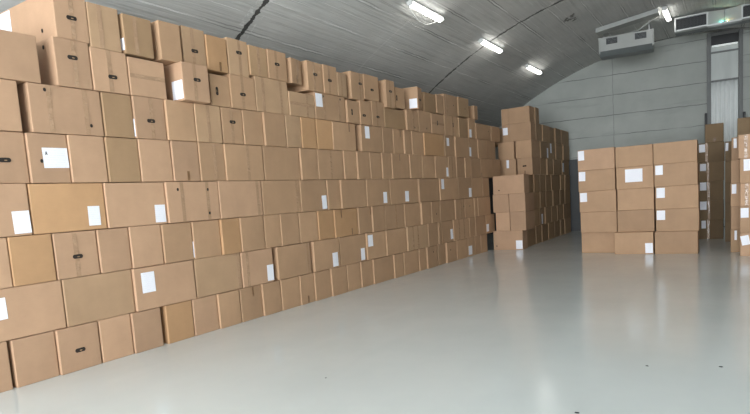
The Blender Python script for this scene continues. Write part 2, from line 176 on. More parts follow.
(-5.651, 6.685, 3.2749, 0.276, 0.4, 0.3596, 98.7, 't', 0, 'tan upright carton, dark tape tail, second such from left, top layer, left stack', [('B', -0.002), ('T', 0.03)]),
(-5.734, 7.129, 3.2122, 0.385, 0.6, 0.4424, 91.0, 't', 0, 'tan upright carton, dark handle slot, fourth such from left, top layer, left stack', [('H', -0.003, 0.255), ('T', -0.031)]),
(-5.724, 7.511, 3.2122, 0.357, 0.6, 0.4458, 90.81, 't', 0, 'tan upright carton, dark handle slot, fifth such from left, top layer, left stack', [('H', -0.031, 0.212), ('T', -0.043)]),
(-5.723, 7.828, 3.2122, 0.253, 0.6, 0.3834, 90.83, 'l', 0, 'pale tan upright carton, upright tape band, third such from left, top layer, left stack', [('T', -0.026)]),
(-5.706, 8.247, 3.2079, 0.379, 0.6, 0.4559, 90.93, 't', 0, 'tan upright carton, dark handle slot, sixth such from left, top layer, left stack', [('H', 0.087, 0.277), ('T', 0.076)]),
(-5.701, 8.697, 3.2434, 0.486, 0.6, 0.4314, 90.46, 't', 0, 'tan upright carton, dark handle slot, seventh such from left, top layer, left stack', [('H', 0.0, 0.181)]),
(-5.643, 9.259, 3.1644, 0.298, 0.6, 0.4933, 88.7, 't', 0, 'tan upright carton, dark handle slot, eighth such from left, top layer, left stack', [('H', -0.004, 0.293), ('T', -0.02)]),
(-5.69, 9.689, 3.1985, 0.37, 0.6, 0.3842, 90.99, 't', 0, 'tan upright carton with upright dark slot, top layer of left stack', [('V', -0.148, 0.181)]),
(-5.518, 10.338, 3.2356, 0.324, 0.4, 0.433, 102.7, 't', 0, 'tan upright carton, white side label, third such from left, top layer, left stack', [('H', -0.012, 0.188), ('S', 0.099, 0.112, 0.159, 0.185)]),
(-5.664, 10.918, 3.2356, 0.531, 0.6, 0.3911, 90.61, 'd', 0, 'plain dull brown upright carton next right of third side-labelled carton, top layer, left stack', []),
(-5.648, 11.367, 3.2485, 0.345, 0.6, 0.3949, 90.46, 't', 0, 'plain tan upright carton two right of third side-labelled carton, top layer, left stack', []),
(-5.567, 11.907, 3.2485, 0.689, 0.45, 0.4526, 89.61, 't', 0, 'tan long carton, small round hole, first such from left, top layer, left stack', [('D', 0.132, 0.238), ('T', -0.213)]),
(-5.535, 12.556, 3.2728, 0.587, 0.45, 0.4346, 89.8, 'g', 0, 'greyish tan upright carton, small round hole, second such from left, top layer, left stack', [('D', 0.053, 0.188)]),
(-5.601, 13.268, 3.2728, 0.22, 0.6, 0.3285, 90.57, 't', 0, 'plain tan upright carton next right of second single-holed carton, top layer, left stack', []),
(-2.528, 13.36, 0.0, 0.716, 0.42, 0.4545, 0.14, 't', 1, 'plain tan carton, bottom of the left free-standing column', []),
(-2.505, 13.29, 0.456, 0.75, 0.42, 0.4545, 0.29, 't', 1, 'plain tan carton, second up in the left free-standing column', []),
(-2.508, 13.26, 0.912, 0.757, 0.42, 0.4545, -0.0, 't', 1, 'tan carton with upper-left white label, middle of the left free-standing column', [('L', -0.29, 0.327, 0.148, 0.197)]),
(-2.518, 13.25, 1.368, 0.756, 0.42, 0.4545, -0.07, 't', 1, 'tan carton with upper-left white label, fourth up in the left free-standing column', [('L', -0.297, 0.329, 0.137, 0.202)]),
(-2.522, 13.26, 1.824, 0.758, 0.42, 0.4465, -0.01, 'p', 1, 'pinkish tan carton with upper-left white label, topmost of the left free-standing column', [('L', -0.304, 0.325, 0.13, 0.205)]),
(-1.776, 13.07, 0.0, 0.748, 0.42, 0.4585, 0.11, 't', 1, 'tan carton with lower-right white label, bottom of the centre free-standing column', [('L', 0.293, 0.125, 0.143, 0.208)]),
(-1.748, 13.21, 0.46, 0.712, 0.42, 0.4585, 0.16, 't', 1, 'plain tan carton, second up in the centre free-standing column', []),
(-1.746, 13.22, 0.92, 0.704, 0.42, 0.4445, 0.07, 't', 1, 'plain tan carton, middle of the centre free-standing column', []),
(-1.751, 13.21, 1.366, 0.714, 0.42, 0.4585, 0.09, 't', 1, 'tan carton with white sheet at centre, fourth up in the centre free-standing column', [('L', -0.018, 0.274, 0.334, 0.27)]),
(-1.759, 13.2, 1.826, 0.714, 0.42, 0.4275, -0.25, 't', 1, 'plain tan carton, topmost of the centre free-standing column', []),
(-0.989, 13.09, 0.0, 0.774, 0.42, 0.4565, -0.21, 't', 1, 'plain tan carton, bottom of the right free-standing column', []),
(-0.964, 13.11, 0.458, 0.768, 0.42, 0.4565, -0.15, 't', 1, 'tan carton with upper-left white label, second up in the right free-standing column', [('L', -0.293, 0.334, 0.154, 0.194)]),
(-0.973, 13.11, 0.916, 0.766, 0.42, 0.4585, 0.15, 't', 1, 'tan carton with upper-left white label, middle of the right free-standing column', [('L', -0.286, 0.33, 0.153, 0.203)]),
(-0.987, 13.11, 1.376, 0.77, 0.42, 0.4485, -0.12, 't', 1, 'tan carton with upper-left white label, fourth up in the right free-standing column', [('L', -0.295, 0.331, 0.137, 0.191)]),
(-0.996, 13.11, 1.826, 0.776, 0.42, 0.4225, 0.04, 't', 1, 'plain tan carton, topmost of the right free-standing column', []),
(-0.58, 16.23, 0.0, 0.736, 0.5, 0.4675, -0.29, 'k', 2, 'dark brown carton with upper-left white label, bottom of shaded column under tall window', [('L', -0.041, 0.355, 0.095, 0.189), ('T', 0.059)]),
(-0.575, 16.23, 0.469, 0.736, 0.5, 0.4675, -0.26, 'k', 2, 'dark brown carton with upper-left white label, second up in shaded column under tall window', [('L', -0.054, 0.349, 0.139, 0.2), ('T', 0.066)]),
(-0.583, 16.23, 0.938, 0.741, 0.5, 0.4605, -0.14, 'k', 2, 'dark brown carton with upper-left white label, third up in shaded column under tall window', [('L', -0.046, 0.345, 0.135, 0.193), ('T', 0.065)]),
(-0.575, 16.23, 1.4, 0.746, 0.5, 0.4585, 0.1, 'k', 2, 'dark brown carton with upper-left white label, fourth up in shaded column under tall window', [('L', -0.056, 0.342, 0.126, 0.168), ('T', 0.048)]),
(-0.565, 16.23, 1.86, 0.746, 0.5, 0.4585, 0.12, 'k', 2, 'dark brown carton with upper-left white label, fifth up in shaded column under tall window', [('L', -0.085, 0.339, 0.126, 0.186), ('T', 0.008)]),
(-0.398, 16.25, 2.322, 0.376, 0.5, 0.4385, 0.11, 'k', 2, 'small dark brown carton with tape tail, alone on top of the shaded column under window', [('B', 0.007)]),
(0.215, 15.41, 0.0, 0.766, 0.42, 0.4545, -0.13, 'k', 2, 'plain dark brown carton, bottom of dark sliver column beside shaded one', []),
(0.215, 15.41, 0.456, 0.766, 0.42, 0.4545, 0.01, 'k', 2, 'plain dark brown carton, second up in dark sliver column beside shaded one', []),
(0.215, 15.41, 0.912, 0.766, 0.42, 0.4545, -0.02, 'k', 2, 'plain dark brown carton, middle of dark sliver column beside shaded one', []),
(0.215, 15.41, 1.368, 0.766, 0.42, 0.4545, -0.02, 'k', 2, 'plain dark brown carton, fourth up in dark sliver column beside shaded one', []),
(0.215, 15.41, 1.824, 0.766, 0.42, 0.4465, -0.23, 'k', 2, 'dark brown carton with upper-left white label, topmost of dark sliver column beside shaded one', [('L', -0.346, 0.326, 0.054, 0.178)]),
(0.48, 12.68, 0.0, 0.756, 0.42, 0.4285, 0.24, 'p', 3, 'pinkish tan carton with upper-left white label, bottom of right-edge column nearest the camera', [('L', -0.3, 0.294, 0.132, 0.177, 12.0)]),
(0.473, 12.68, 0.43, 0.749, 0.42, 0.5005, -0.18, 't', 3, 'tan carton with upper-left white label, second up in right-edge column nearest the camera', [('L', -0.303, 0.372, 0.124, 0.179)]),
(0.479, 12.68, 0.932, 0.758, 0.42, 0.4105, 0.29, 'p', 3, 'pinkish tan carton with upright tape band, middle of right-edge column nearest the camera', [('T', -0.282)]),
(0.475, 12.68, 1.344, 0.766, 0.42, 0.4545, 0.26, 't', 3, 'tan carton with upper-left white label, fourth up in right-edge column nearest the camera', [('L', -0.268, 0.332, 0.114, 0.208)]),
(0.455, 12.68, 1.8, 0.766, 0.42, 0.4285, -0.29, 'p', 3, 'pinkish tan carton with upright tape band, topmost of right-edge column nearest the camera', [('T', -0.269)]),
(0.323, 13.31, 0.0, 0.749, 0.42, 0.4485, -0.02, 'd', 3, 'dull brown carton with upper-left white label, bottom of narrow column behind right-edge one', [('L', -0.291, 0.334, 0.041, 0.187)]),
(0.33, 13.31, 0.45, 0.756, 0.42, 0.4545, 0.19, 't', 3, 'plain tan carton, second up in narrow column behind right-edge one', []),
(0.322, 13.31, 0.906, 0.751, 0.42, 0.4435, 0.28, 't', 3, 'tan carton with upper-left white label, middle of narrow column behind right-edge one', [('L', -0.319, 0.333, 0.074, 0.184)]),
(0.326, 13.31, 1.351, 0.744, 0.42, 0.4405, -0.03, 't', 3, 'plain tan carton, fourth up in narrow column behind right-edge one', []),
(0.33, 13.31, 1.793, 0.736, 0.42, 0.4335, -0.14, 't', 3, 'tan carton with upper-left white label, topmost of narrow column behind right-edge one', [('L', -0.308, 0.323, 0.05, 0.183)]),
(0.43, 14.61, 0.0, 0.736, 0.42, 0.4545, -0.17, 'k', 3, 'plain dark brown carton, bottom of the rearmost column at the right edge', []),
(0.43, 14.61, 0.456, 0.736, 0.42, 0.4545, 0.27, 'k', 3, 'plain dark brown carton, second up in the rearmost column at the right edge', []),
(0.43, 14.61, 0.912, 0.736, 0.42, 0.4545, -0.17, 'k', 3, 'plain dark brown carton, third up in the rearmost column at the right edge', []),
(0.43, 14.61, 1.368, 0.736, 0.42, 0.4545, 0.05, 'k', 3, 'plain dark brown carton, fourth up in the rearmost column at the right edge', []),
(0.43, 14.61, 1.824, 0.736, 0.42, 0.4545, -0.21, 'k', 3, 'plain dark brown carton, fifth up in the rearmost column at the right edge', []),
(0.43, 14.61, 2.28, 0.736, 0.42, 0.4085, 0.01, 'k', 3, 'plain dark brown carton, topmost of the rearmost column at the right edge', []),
(-4.865, 14.14, 0.0, 0.766, 0.42, 0.4855, 0.27, 'p', 4, 'front pinkish tan carton with white paper label, bottom layer of rear block', [('L', 0.291, 0.128, 0.165, 0.216), ('D', -0.296, 0.101)]),
(-4.975, 14.305, 0.487, 0.366, 0.75, 0.4715, -0.22, 'p', 4, 'plain left front pinkish tan carton, second layer of rear block', []),
(-4.582, 14.305, 0.487, 0.401, 0.75, 0.4715, 0.19, 'p', 4, 'plain right front pinkish tan carton, second layer of rear block', []),
(-5.01, 14.305, 0.96, 0.416, 0.75, 0.4555, 0.01, 'p', 4, 'plain left front pinkish tan carton, third layer of rear block', []),
(-4.588, 14.305, 0.96, 0.411, 0.75, 0.4555, 0.23, 'p', 4, 'plain right front pinkish tan carton, third layer of rear block', []),
(-4.795, 14.14, 1.417, 0.806, 0.42, 0.4675, 0.12, 'p', 4, 'front pinkish tan carton with small round hole, fourth layer of rear block', [('D', -0.248, 0.103)]),
(-5.323, 15.41, 1.886, 0.65, 0.42, 0.4575, -0.16, 't', 4, 'left front tan carton with white paper label, fifth layer of rear block', [('L', 0.102, 0.331, 0.07, 0.216)]),
(-4.755, 15.575, 1.886, 0.411, 0.75, 0.4575, 0.24, 't', 4, 'right front tan carton with dark handle slot, fifth layer of rear block', [('H', -0.006, 0.244), ('B', 0.001)]),
(-5.258, 15.575, 2.345, 0.448, 0.75, 0.4685, -0.01, 't', 4, 'plain left front tan carton, sixth layer of rear block', []),
(-4.77, 15.575, 2.345, 0.432, 0.75, 0.4685, -0.29, 't', 4, 'plain right front tan carton, sixth layer of rear block', []),
(-4.95, 15.41, 2.815, 0.795, 0.42, 0.4635, -0.3, 't', 4, 'front tan carton with white paper label, seventh layer of rear block', [('L', -0.303, 0.284, 0.137, 0.195), ('T', -0.202)]),
(-4.962, 15.41, 3.28, 0.772, 0.42, 0.4185, -0.0, 't', 4, 'front tan carton with upright tape band, top layer of rear block', [('T', -0.187)]),
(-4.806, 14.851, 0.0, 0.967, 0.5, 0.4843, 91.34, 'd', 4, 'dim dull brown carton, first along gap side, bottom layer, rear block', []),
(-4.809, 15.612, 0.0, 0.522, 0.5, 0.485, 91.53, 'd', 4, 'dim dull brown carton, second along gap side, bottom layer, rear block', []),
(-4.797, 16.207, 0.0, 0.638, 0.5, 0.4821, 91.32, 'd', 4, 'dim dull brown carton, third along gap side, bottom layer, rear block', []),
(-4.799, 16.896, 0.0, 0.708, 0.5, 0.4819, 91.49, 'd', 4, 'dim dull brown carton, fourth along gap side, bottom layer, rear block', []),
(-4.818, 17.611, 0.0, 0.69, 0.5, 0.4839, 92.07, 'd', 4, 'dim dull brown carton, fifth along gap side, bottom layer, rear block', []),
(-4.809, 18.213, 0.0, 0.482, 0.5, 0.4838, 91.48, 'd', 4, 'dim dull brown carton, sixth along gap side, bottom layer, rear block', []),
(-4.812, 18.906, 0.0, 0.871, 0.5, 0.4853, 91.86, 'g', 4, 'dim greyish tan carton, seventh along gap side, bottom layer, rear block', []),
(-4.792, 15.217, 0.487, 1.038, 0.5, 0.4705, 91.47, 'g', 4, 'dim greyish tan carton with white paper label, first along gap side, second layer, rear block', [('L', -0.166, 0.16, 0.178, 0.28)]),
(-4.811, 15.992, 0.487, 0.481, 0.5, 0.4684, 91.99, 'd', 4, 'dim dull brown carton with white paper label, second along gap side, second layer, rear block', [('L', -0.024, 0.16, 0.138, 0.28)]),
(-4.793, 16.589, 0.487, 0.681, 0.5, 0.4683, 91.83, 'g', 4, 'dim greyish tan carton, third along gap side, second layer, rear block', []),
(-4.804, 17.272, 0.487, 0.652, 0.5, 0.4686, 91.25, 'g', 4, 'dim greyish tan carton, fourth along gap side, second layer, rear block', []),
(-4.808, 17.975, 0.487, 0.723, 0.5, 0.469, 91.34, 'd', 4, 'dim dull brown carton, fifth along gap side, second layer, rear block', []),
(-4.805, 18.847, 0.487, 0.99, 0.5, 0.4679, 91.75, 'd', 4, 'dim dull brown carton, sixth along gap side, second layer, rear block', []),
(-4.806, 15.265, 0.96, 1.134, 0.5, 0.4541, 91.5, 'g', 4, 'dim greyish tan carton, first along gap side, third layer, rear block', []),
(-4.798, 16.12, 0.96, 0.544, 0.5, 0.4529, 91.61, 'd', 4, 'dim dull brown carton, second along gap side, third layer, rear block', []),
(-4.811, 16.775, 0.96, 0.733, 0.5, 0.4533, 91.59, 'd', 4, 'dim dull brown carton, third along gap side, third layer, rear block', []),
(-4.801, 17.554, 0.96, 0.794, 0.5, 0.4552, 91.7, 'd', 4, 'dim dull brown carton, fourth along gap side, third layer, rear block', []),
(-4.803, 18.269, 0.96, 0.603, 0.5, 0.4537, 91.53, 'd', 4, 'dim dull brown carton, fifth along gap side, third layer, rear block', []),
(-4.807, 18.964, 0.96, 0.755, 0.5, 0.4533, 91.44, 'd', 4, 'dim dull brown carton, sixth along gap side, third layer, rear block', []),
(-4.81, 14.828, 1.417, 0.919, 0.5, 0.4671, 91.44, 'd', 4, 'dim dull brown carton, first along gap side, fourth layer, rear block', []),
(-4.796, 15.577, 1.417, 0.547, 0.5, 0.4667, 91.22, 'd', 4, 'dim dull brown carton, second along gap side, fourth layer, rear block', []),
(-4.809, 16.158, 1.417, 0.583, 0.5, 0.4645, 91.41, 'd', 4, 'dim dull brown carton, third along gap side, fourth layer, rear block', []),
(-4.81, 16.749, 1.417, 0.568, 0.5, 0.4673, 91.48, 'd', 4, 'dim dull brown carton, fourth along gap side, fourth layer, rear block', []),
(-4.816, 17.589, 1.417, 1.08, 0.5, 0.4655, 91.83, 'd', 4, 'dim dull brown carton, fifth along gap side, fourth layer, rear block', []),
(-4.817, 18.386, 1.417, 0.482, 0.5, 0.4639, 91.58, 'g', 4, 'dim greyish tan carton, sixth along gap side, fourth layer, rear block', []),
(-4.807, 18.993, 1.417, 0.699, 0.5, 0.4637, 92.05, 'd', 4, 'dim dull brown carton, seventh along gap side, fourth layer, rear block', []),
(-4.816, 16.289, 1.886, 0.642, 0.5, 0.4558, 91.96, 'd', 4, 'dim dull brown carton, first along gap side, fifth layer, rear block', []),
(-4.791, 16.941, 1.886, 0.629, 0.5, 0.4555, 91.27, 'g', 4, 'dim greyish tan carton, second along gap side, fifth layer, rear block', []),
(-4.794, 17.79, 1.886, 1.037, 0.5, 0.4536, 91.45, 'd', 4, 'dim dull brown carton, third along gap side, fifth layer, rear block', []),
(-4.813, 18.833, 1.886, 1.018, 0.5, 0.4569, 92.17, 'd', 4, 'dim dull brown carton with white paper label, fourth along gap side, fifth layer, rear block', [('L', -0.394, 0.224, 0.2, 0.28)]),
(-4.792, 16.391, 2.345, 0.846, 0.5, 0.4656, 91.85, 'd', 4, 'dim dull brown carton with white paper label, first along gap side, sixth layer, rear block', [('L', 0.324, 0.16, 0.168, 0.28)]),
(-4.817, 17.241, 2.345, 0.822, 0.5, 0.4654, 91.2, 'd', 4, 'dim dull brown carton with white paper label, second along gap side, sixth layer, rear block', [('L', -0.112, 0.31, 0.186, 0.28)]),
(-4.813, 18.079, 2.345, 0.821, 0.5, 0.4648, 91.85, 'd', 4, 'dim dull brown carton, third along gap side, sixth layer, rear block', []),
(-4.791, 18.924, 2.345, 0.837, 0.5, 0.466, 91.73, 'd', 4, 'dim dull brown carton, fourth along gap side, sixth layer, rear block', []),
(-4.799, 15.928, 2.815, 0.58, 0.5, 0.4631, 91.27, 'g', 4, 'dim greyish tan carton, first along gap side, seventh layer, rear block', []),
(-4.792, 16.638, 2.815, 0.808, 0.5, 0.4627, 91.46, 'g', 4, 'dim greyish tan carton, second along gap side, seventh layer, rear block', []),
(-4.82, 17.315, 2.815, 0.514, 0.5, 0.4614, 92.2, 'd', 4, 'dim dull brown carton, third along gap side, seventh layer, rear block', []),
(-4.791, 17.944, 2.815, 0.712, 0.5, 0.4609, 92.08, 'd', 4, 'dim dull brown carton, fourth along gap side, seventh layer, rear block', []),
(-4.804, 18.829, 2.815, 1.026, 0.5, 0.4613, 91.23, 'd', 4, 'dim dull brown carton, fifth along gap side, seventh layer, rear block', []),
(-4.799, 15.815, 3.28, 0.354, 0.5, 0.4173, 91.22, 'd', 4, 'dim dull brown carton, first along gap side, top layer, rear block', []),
(-2.62, 14.0, 0.0, 0.77, 0.42, 0.4545, 90.23, 't', 5, 'added tan carton, bottom of the first column hidden behind left free-standing column', []),  # unseen cartons from here, added to block light and darken the gap
(-2.62, 14.79, 0.0, 0.77, 0.42, 0.4545, 90.09, 't', 5, 'added tan carton, bottom of the second column hidden behind left free-standing column', []),
(-2.62, 15.58, 0.0, 0.77, 0.42, 0.4545, 89.75, 't', 5, 'added tan carton, bottom of the third column hidden behind left free-standing column', []),
(-2.62, 14.0, 0.456, 0.77, 0.42, 0.4545, 89.84, 't', 5, 'added tan carton, second up in the first column hidden behind left free-standing column', []),
(-2.62, 14.79, 0.456, 0.77, 0.42, 0.4545, 89.95, 't', 5, 'added tan carton, second up in the second column hidden behind left free-standing column', []),
(-2.62, 15.58, 0.456, 0.77, 0.42, 0.4545, 89.92, 't', 5, 'added tan carton, second up in the third column hidden behind left free-standing column', []),
(-2.62, 14.0, 0.912, 0.77, 0.42, 0.4545, 90.0, 't', 5, 'added tan carton, middle of the first column hidden behind left free-standing column', []),
(-2.62, 14.79, 0.912, 0.77, 0.42, 0.4545, 90.12, 't', 5, 'added tan carton, middle of the second column hidden behind left free-standing column', []),
(-2.62, 15.58, 0.912, 0.77, 0.42, 0.4545, 90.13, 't', 5, 'added tan carton, middle of the third column hidden behind left free-standing column', []),
(-2.62, 14.0, 1.368, 0.77, 0.42, 0.4545, 89.92, 't', 5, 'added tan carton, fourth up in the first column hidden behind left free-standing column', []),
(-2.62, 14.79, 1.368, 0.77, 0.42, 0.4545, 89.94, 't', 5, 'added tan carton, fourth up in the second column hidden behind left free-standing column', []),
(-2.62, 15.58, 1.368, 0.77, 0.42, 0.4545, 89.7, 't', 5, 'added tan carton, fourth up in the third column hidden behind left free-standing column', []),
(-2.62, 14.0, 1.824, 0.77, 0.42, 0.4465, 89.88, 't', 5, 'added tan carton, topmost of the first column hidden behind left free-standing column', []),
(-2.62, 14.79, 1.824, 0.77, 0.42, 0.4465, 90.21, 't', 5, 'added tan carton, topmost of the second column hidden behind left free-standing column', []),
(-2.62, 15.58, 1.824, 0.77, 0.42, 0.4465, 89.74, 't', 5, 'added tan carton, topmost of the third column hidden behind left free-standing column', []),
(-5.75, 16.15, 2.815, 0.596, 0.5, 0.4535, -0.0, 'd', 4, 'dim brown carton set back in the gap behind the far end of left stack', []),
]

# ------------------------------------------------------------------ helpers
def link(o, parent=None):
    COL.objects.link(o)
    if parent is not None: o.parent = parent
    return o
def obj(name, bm, mat, parent=None, smooth=False):
    me = bpy.data.meshes.new(name); bm.normal_update(); bm.to_mesh(me); bm.free()
    if smooth:
        for p in me.polygons: p.use_smooth = True
    if mat: me.materials.append(mat)
    return link(bpy.data.objects.new(name, me), parent)
def thing(name, label, cat, loc=(0, 0, 0), group=None):
    o = bpy.data.objects.new(name, None); COL.objects.link(o); o.location = loc; o.empty_display_size = .1
    return tag(o, label, cat, group)
def tag(o, label, cat, group=None):
    o['label'] = label; o['category'] = cat
    if group: o['group'] = group
    return o
def struct(name, bm, mat, parent=None, smooth=False):
    o = obj(name, bm, mat, parent, smooth)
    if parent is None: o['kind'] = 'structure'
    return o
def box(bm, x0, x1, y0, y1, z0, z1, bev=0):
    r = bmesh.ops.create_cube(bm, size=1)
    vs = r['verts']
    for v in vs:
        v.co = Vector(((x0 + x1) / 2 + v.co.x * (x1 - x0), (y0 + y1) / 2 + v.co.y * (y1 - y0), (z0 + z1) / 2 + v.co.z * (z1 - z0)))
    if bev:
        es = list({e for v in vs for e in v.link_edges})
        bmesh.ops.bevel(bm, geom=es, offset=bev, segments=2, affect='EDGES', profile=.5)
    return vs
def prism(bm, pts, axis, a, b):
    """extrude a polygon; axis 'y': pts are (x, z); axis 'x': pts are (y, z)"""
    def P(p, t): return (p[0], t, p[1]) if axis == 'y' else (t, p[0], p[1])
    va = [bm.verts.new(P(p, a)) for p in pts]; vb = [bm.verts.new(P(p, b)) for p in pts]
    n = len(pts)
    bm.faces.new(va); bm.faces.new(list(reversed(vb)))
    for i in range(n): bm.faces.new((va[i], vb[i], vb[(i + 1) % n], va[(i + 1) % n]))
    bmesh.ops.recalc_face_normals(bm, faces=bm.faces[:])
def tube(bm, pts, r, seg=8):
    rings = []
    for i, p in enumerate(pts):
        p = Vector(p)
        t = (Vector(pts[min(i + 1, len(pts) - 1)]) - Vector(pts[max(i - 1, 0)])).normalized()
        a = t.orthogonal().normalized(); b = t.cross(a)
        if rings:
            a = (pa - t * pa.dot(t)).normalized(); b = t.cross(a)
        pa = a
        rings.append([bm.verts.new(p + (a * math.cos(2 * math.pi * k / seg) + b * math.sin(2 * math.pi * k / seg)) * r) for k in range(seg)])
    for i in range(len(rings) - 1):
        for k in range(seg):
            bm.faces.new((rings[i][k], rings[i][(k + 1) % seg], rings[i + 1][(k + 1) % seg], rings[i + 1][k]))
    bm.faces.new(list(reversed(rings[0]))); bm.faces.new(rings[-1])
# ------------------------------------------------------------------ materials
class NT:
    def __init__(s, name):
        s.m = bpy.data.materials.new(name); s.m.use_nodes = True
        s.t = s.m.node_tree; s.b = s.t.nodes['Principled BSDF']
    def n(s, typ, **kw):
        x = s.t.nodes.new('ShaderNode' + typ)
        for k, v in kw.items():
            if k in x.bl_rna.properties: setattr(x, k, v)
            else: x.inputs[k.replace('_', ' ')].default_value = v
        return x
    def l(s, a, b): s.t.links.new(a, b)
    def math(s, op, a, b=None, clamp=False):
        x = s.t.nodes.new('ShaderNodeMath'); x.operation = op; x.use_clamp = clamp
        for i, q in enumerate((a, b)):
            if q is None: continue
            if isinstance(q, (int, float)): x.inputs[i].default_value = q
            else: s.l(q, x.inputs[i])
        return x.outputs[0]
    def mix(s, f, a, b, mode='MIX'):
        x = s.t.nodes.new('ShaderNodeMix'); x.data_type = 'RGBA'; x.blend_type = mode
        for sock, q in ((x.inputs[0], f), (x.inputs[6], a), (x.inputs[7], b)):
            if isinstance(q, (int, float)): sock.default_value = q
            elif isinstance(q, tuple): sock.default_value = q + (1,)
            else: s.l(q, sock)
        return x.outputs[2]
    def noise(s, vec, scale, detail=3, rough=.5, dist=0):
        x = s.n('TexNoise'); x.inputs['Scale'].default_value = scale; x.inputs['Detail'].default_value = detail
        x.inputs['Roughness'].default_value = rough; x.inputs['Distortion'].default_value = dist
        if vec is not None: s.l(vec, x.inputs['Vector'])
        return x.outputs[0]
    def mapv(s, vec, sx=1, sy=1, sz=1):
        x = s.n('Mapping'); x.inputs['Scale'].default_value = (sx, sy, sz); s.l(vec, x.inputs['Vector']); return x.outputs[0]
    def ramp(s, v, a, b):
        x = s.n('MapRange'); x.inputs['From Min'].default_value = a; x.inputs['From Max'].default_value = b; s.l(v, x.inputs['Value']); return x.outputs[0]
    def bump(s, h, strength, dist=.01):
        x = s.n('Bump'); x.inputs['Strength'].default_value = strength; x.inputs['Distance'].default_value = dist
        s.l(h, x.inputs['Height']); s.l(x.outputs[0], s.b.inputs['Normal'])
    def set(s, **kw):
        for k, v in kw.items(): s.b.inputs[k.replace('_', ' ')].default_value = v if not isinstance(v, tuple) else v + (1,)
        return s
def simple(name, col, rough=.5, metal=0., var=.08, scale=6):
    m = NT(name); co = m.n('TexCoord').outputs['Object']
    v = m.noise(co, scale, 4)
    m.l(m.mix(v, tuple(c * (1 - var) for c in col), tuple(min(1, c * (1 + var)) for c in col)), m.b.inputs['Base Color'])
    m.set(Roughness=rough, Metallic=metal)
    return m.m
def emis(name, col, st):
    m = NT(name); m.set(Base_Color=col, Roughness=.4); m.b.inputs['Emission Color'].default_value = col + (1,); m.b.inputs['Emission Strength'].default_value = st
    return m.m
def cardboard(name, col):
    m = NT(name); co = m.n('TexCoord').outputs['Object']; rnd = m.n('ObjectInfo').outputs['Random']
    off = m.n('VectorMath', operation='ADD'); m.l(co, off.inputs[0])
    cx = m.n('CombineXYZ'); m.l(m.math('MULTIPLY', rnd, 37.), cx.inputs[0]); m.l(m.math('MULTIPLY', rnd, 11.), cx.inputs[2]); m.l(cx.outputs[0], off.inputs[1])
    v = off.outputs[0]
    big = m.noise(v, 3.2, 3, .6); fib = m.noise(m.mapv(v, 18, 18, 90), 1, 3, .6); band = m.noise(m.mapv(v, 9, 9, .6), 1, 2)
    c = m.mix(m.ramp(big, .3, .7), tuple(x * .93 for x in col), tuple(x * 1.06 for x in col))
    c = m.mix(m.math('MULTIPLY', m.ramp(band, .45, .75), .22), c, tuple(x * 1.14 for x in col))
    c = m.mix(m.math('MULTIPLY', m.ramp(fib, .35, .75), .10), c, tuple(x * .72 for x in col))
    hsv = m.n('HueSaturation'); m.l(c, hsv.inputs['Color']); m.l(m.math('ADD', m.math('MULTIPLY', rnd, .22), .87), hsv.inputs['Value'])
    m.l(hsv.outputs[0], m.b.inputs['Base Color'])
    m.set(Roughness=.62); m.b.inputs['Specular IOR Level'].default_value = .28
    m.bump(m.math('ADD', big, m.math('MULTIPLY', fib, .15)), .18, .01)
    return m.m
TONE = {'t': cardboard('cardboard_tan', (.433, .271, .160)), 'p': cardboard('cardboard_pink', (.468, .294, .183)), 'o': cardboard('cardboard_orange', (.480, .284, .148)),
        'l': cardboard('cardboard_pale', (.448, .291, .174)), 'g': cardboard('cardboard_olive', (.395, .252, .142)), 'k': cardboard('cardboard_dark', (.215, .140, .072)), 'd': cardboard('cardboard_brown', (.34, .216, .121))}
def tape_mat(name, col, rough):
    m = NT(name); co = m.n('TexCoord').outputs['Object']
    n = m.noise(m.mapv(co, 9, 9, 22), 1, 3, .6)
    m.l(m.mix(n, tuple(x * .96 for x in col), tuple(x * 1.04 for x in col)), m.b.inputs['Base Color'])
    m.set(Roughness=rough); m.b.inputs['Specular IOR Level'].default_value = .6
    m.bump(n, .9, .02)
    return m.m
TAPE = tape_mat('clear_tape', (.405, .258, .158), .13)
DTAPE = tape_mat('brown_tape', (.20, .105, .045), .3)
def paper_mat():
    m = NT('paper'); co = m.n('TexCoord').outputs['Object']
    sx = m.n('SeparateXYZ'); m.l(co, sx.inputs[0])
    z = m.math('PINGPONG', sx.outputs[2], .011)
    row = m.math('LESS_THAN', z, .0035)
    words = m.math('GREATER_THAN', m.noise(m.mapv(co, 90, 90, 45), 1, 1), .5)
    f = m.math('MULTIPLY', m.math('MULTIPLY', row, words), .12)
    m.l(m.mix(f, (.85, .85, .90), (.35, .40, .62)), m.b.inputs['Base Color'])
    m.set(Roughness=.5)
    return m.m
PAPER = paper_mat()
HOLE = simple('handle_shadow', (.022, .016, .012), .9, 0, .3, 60)
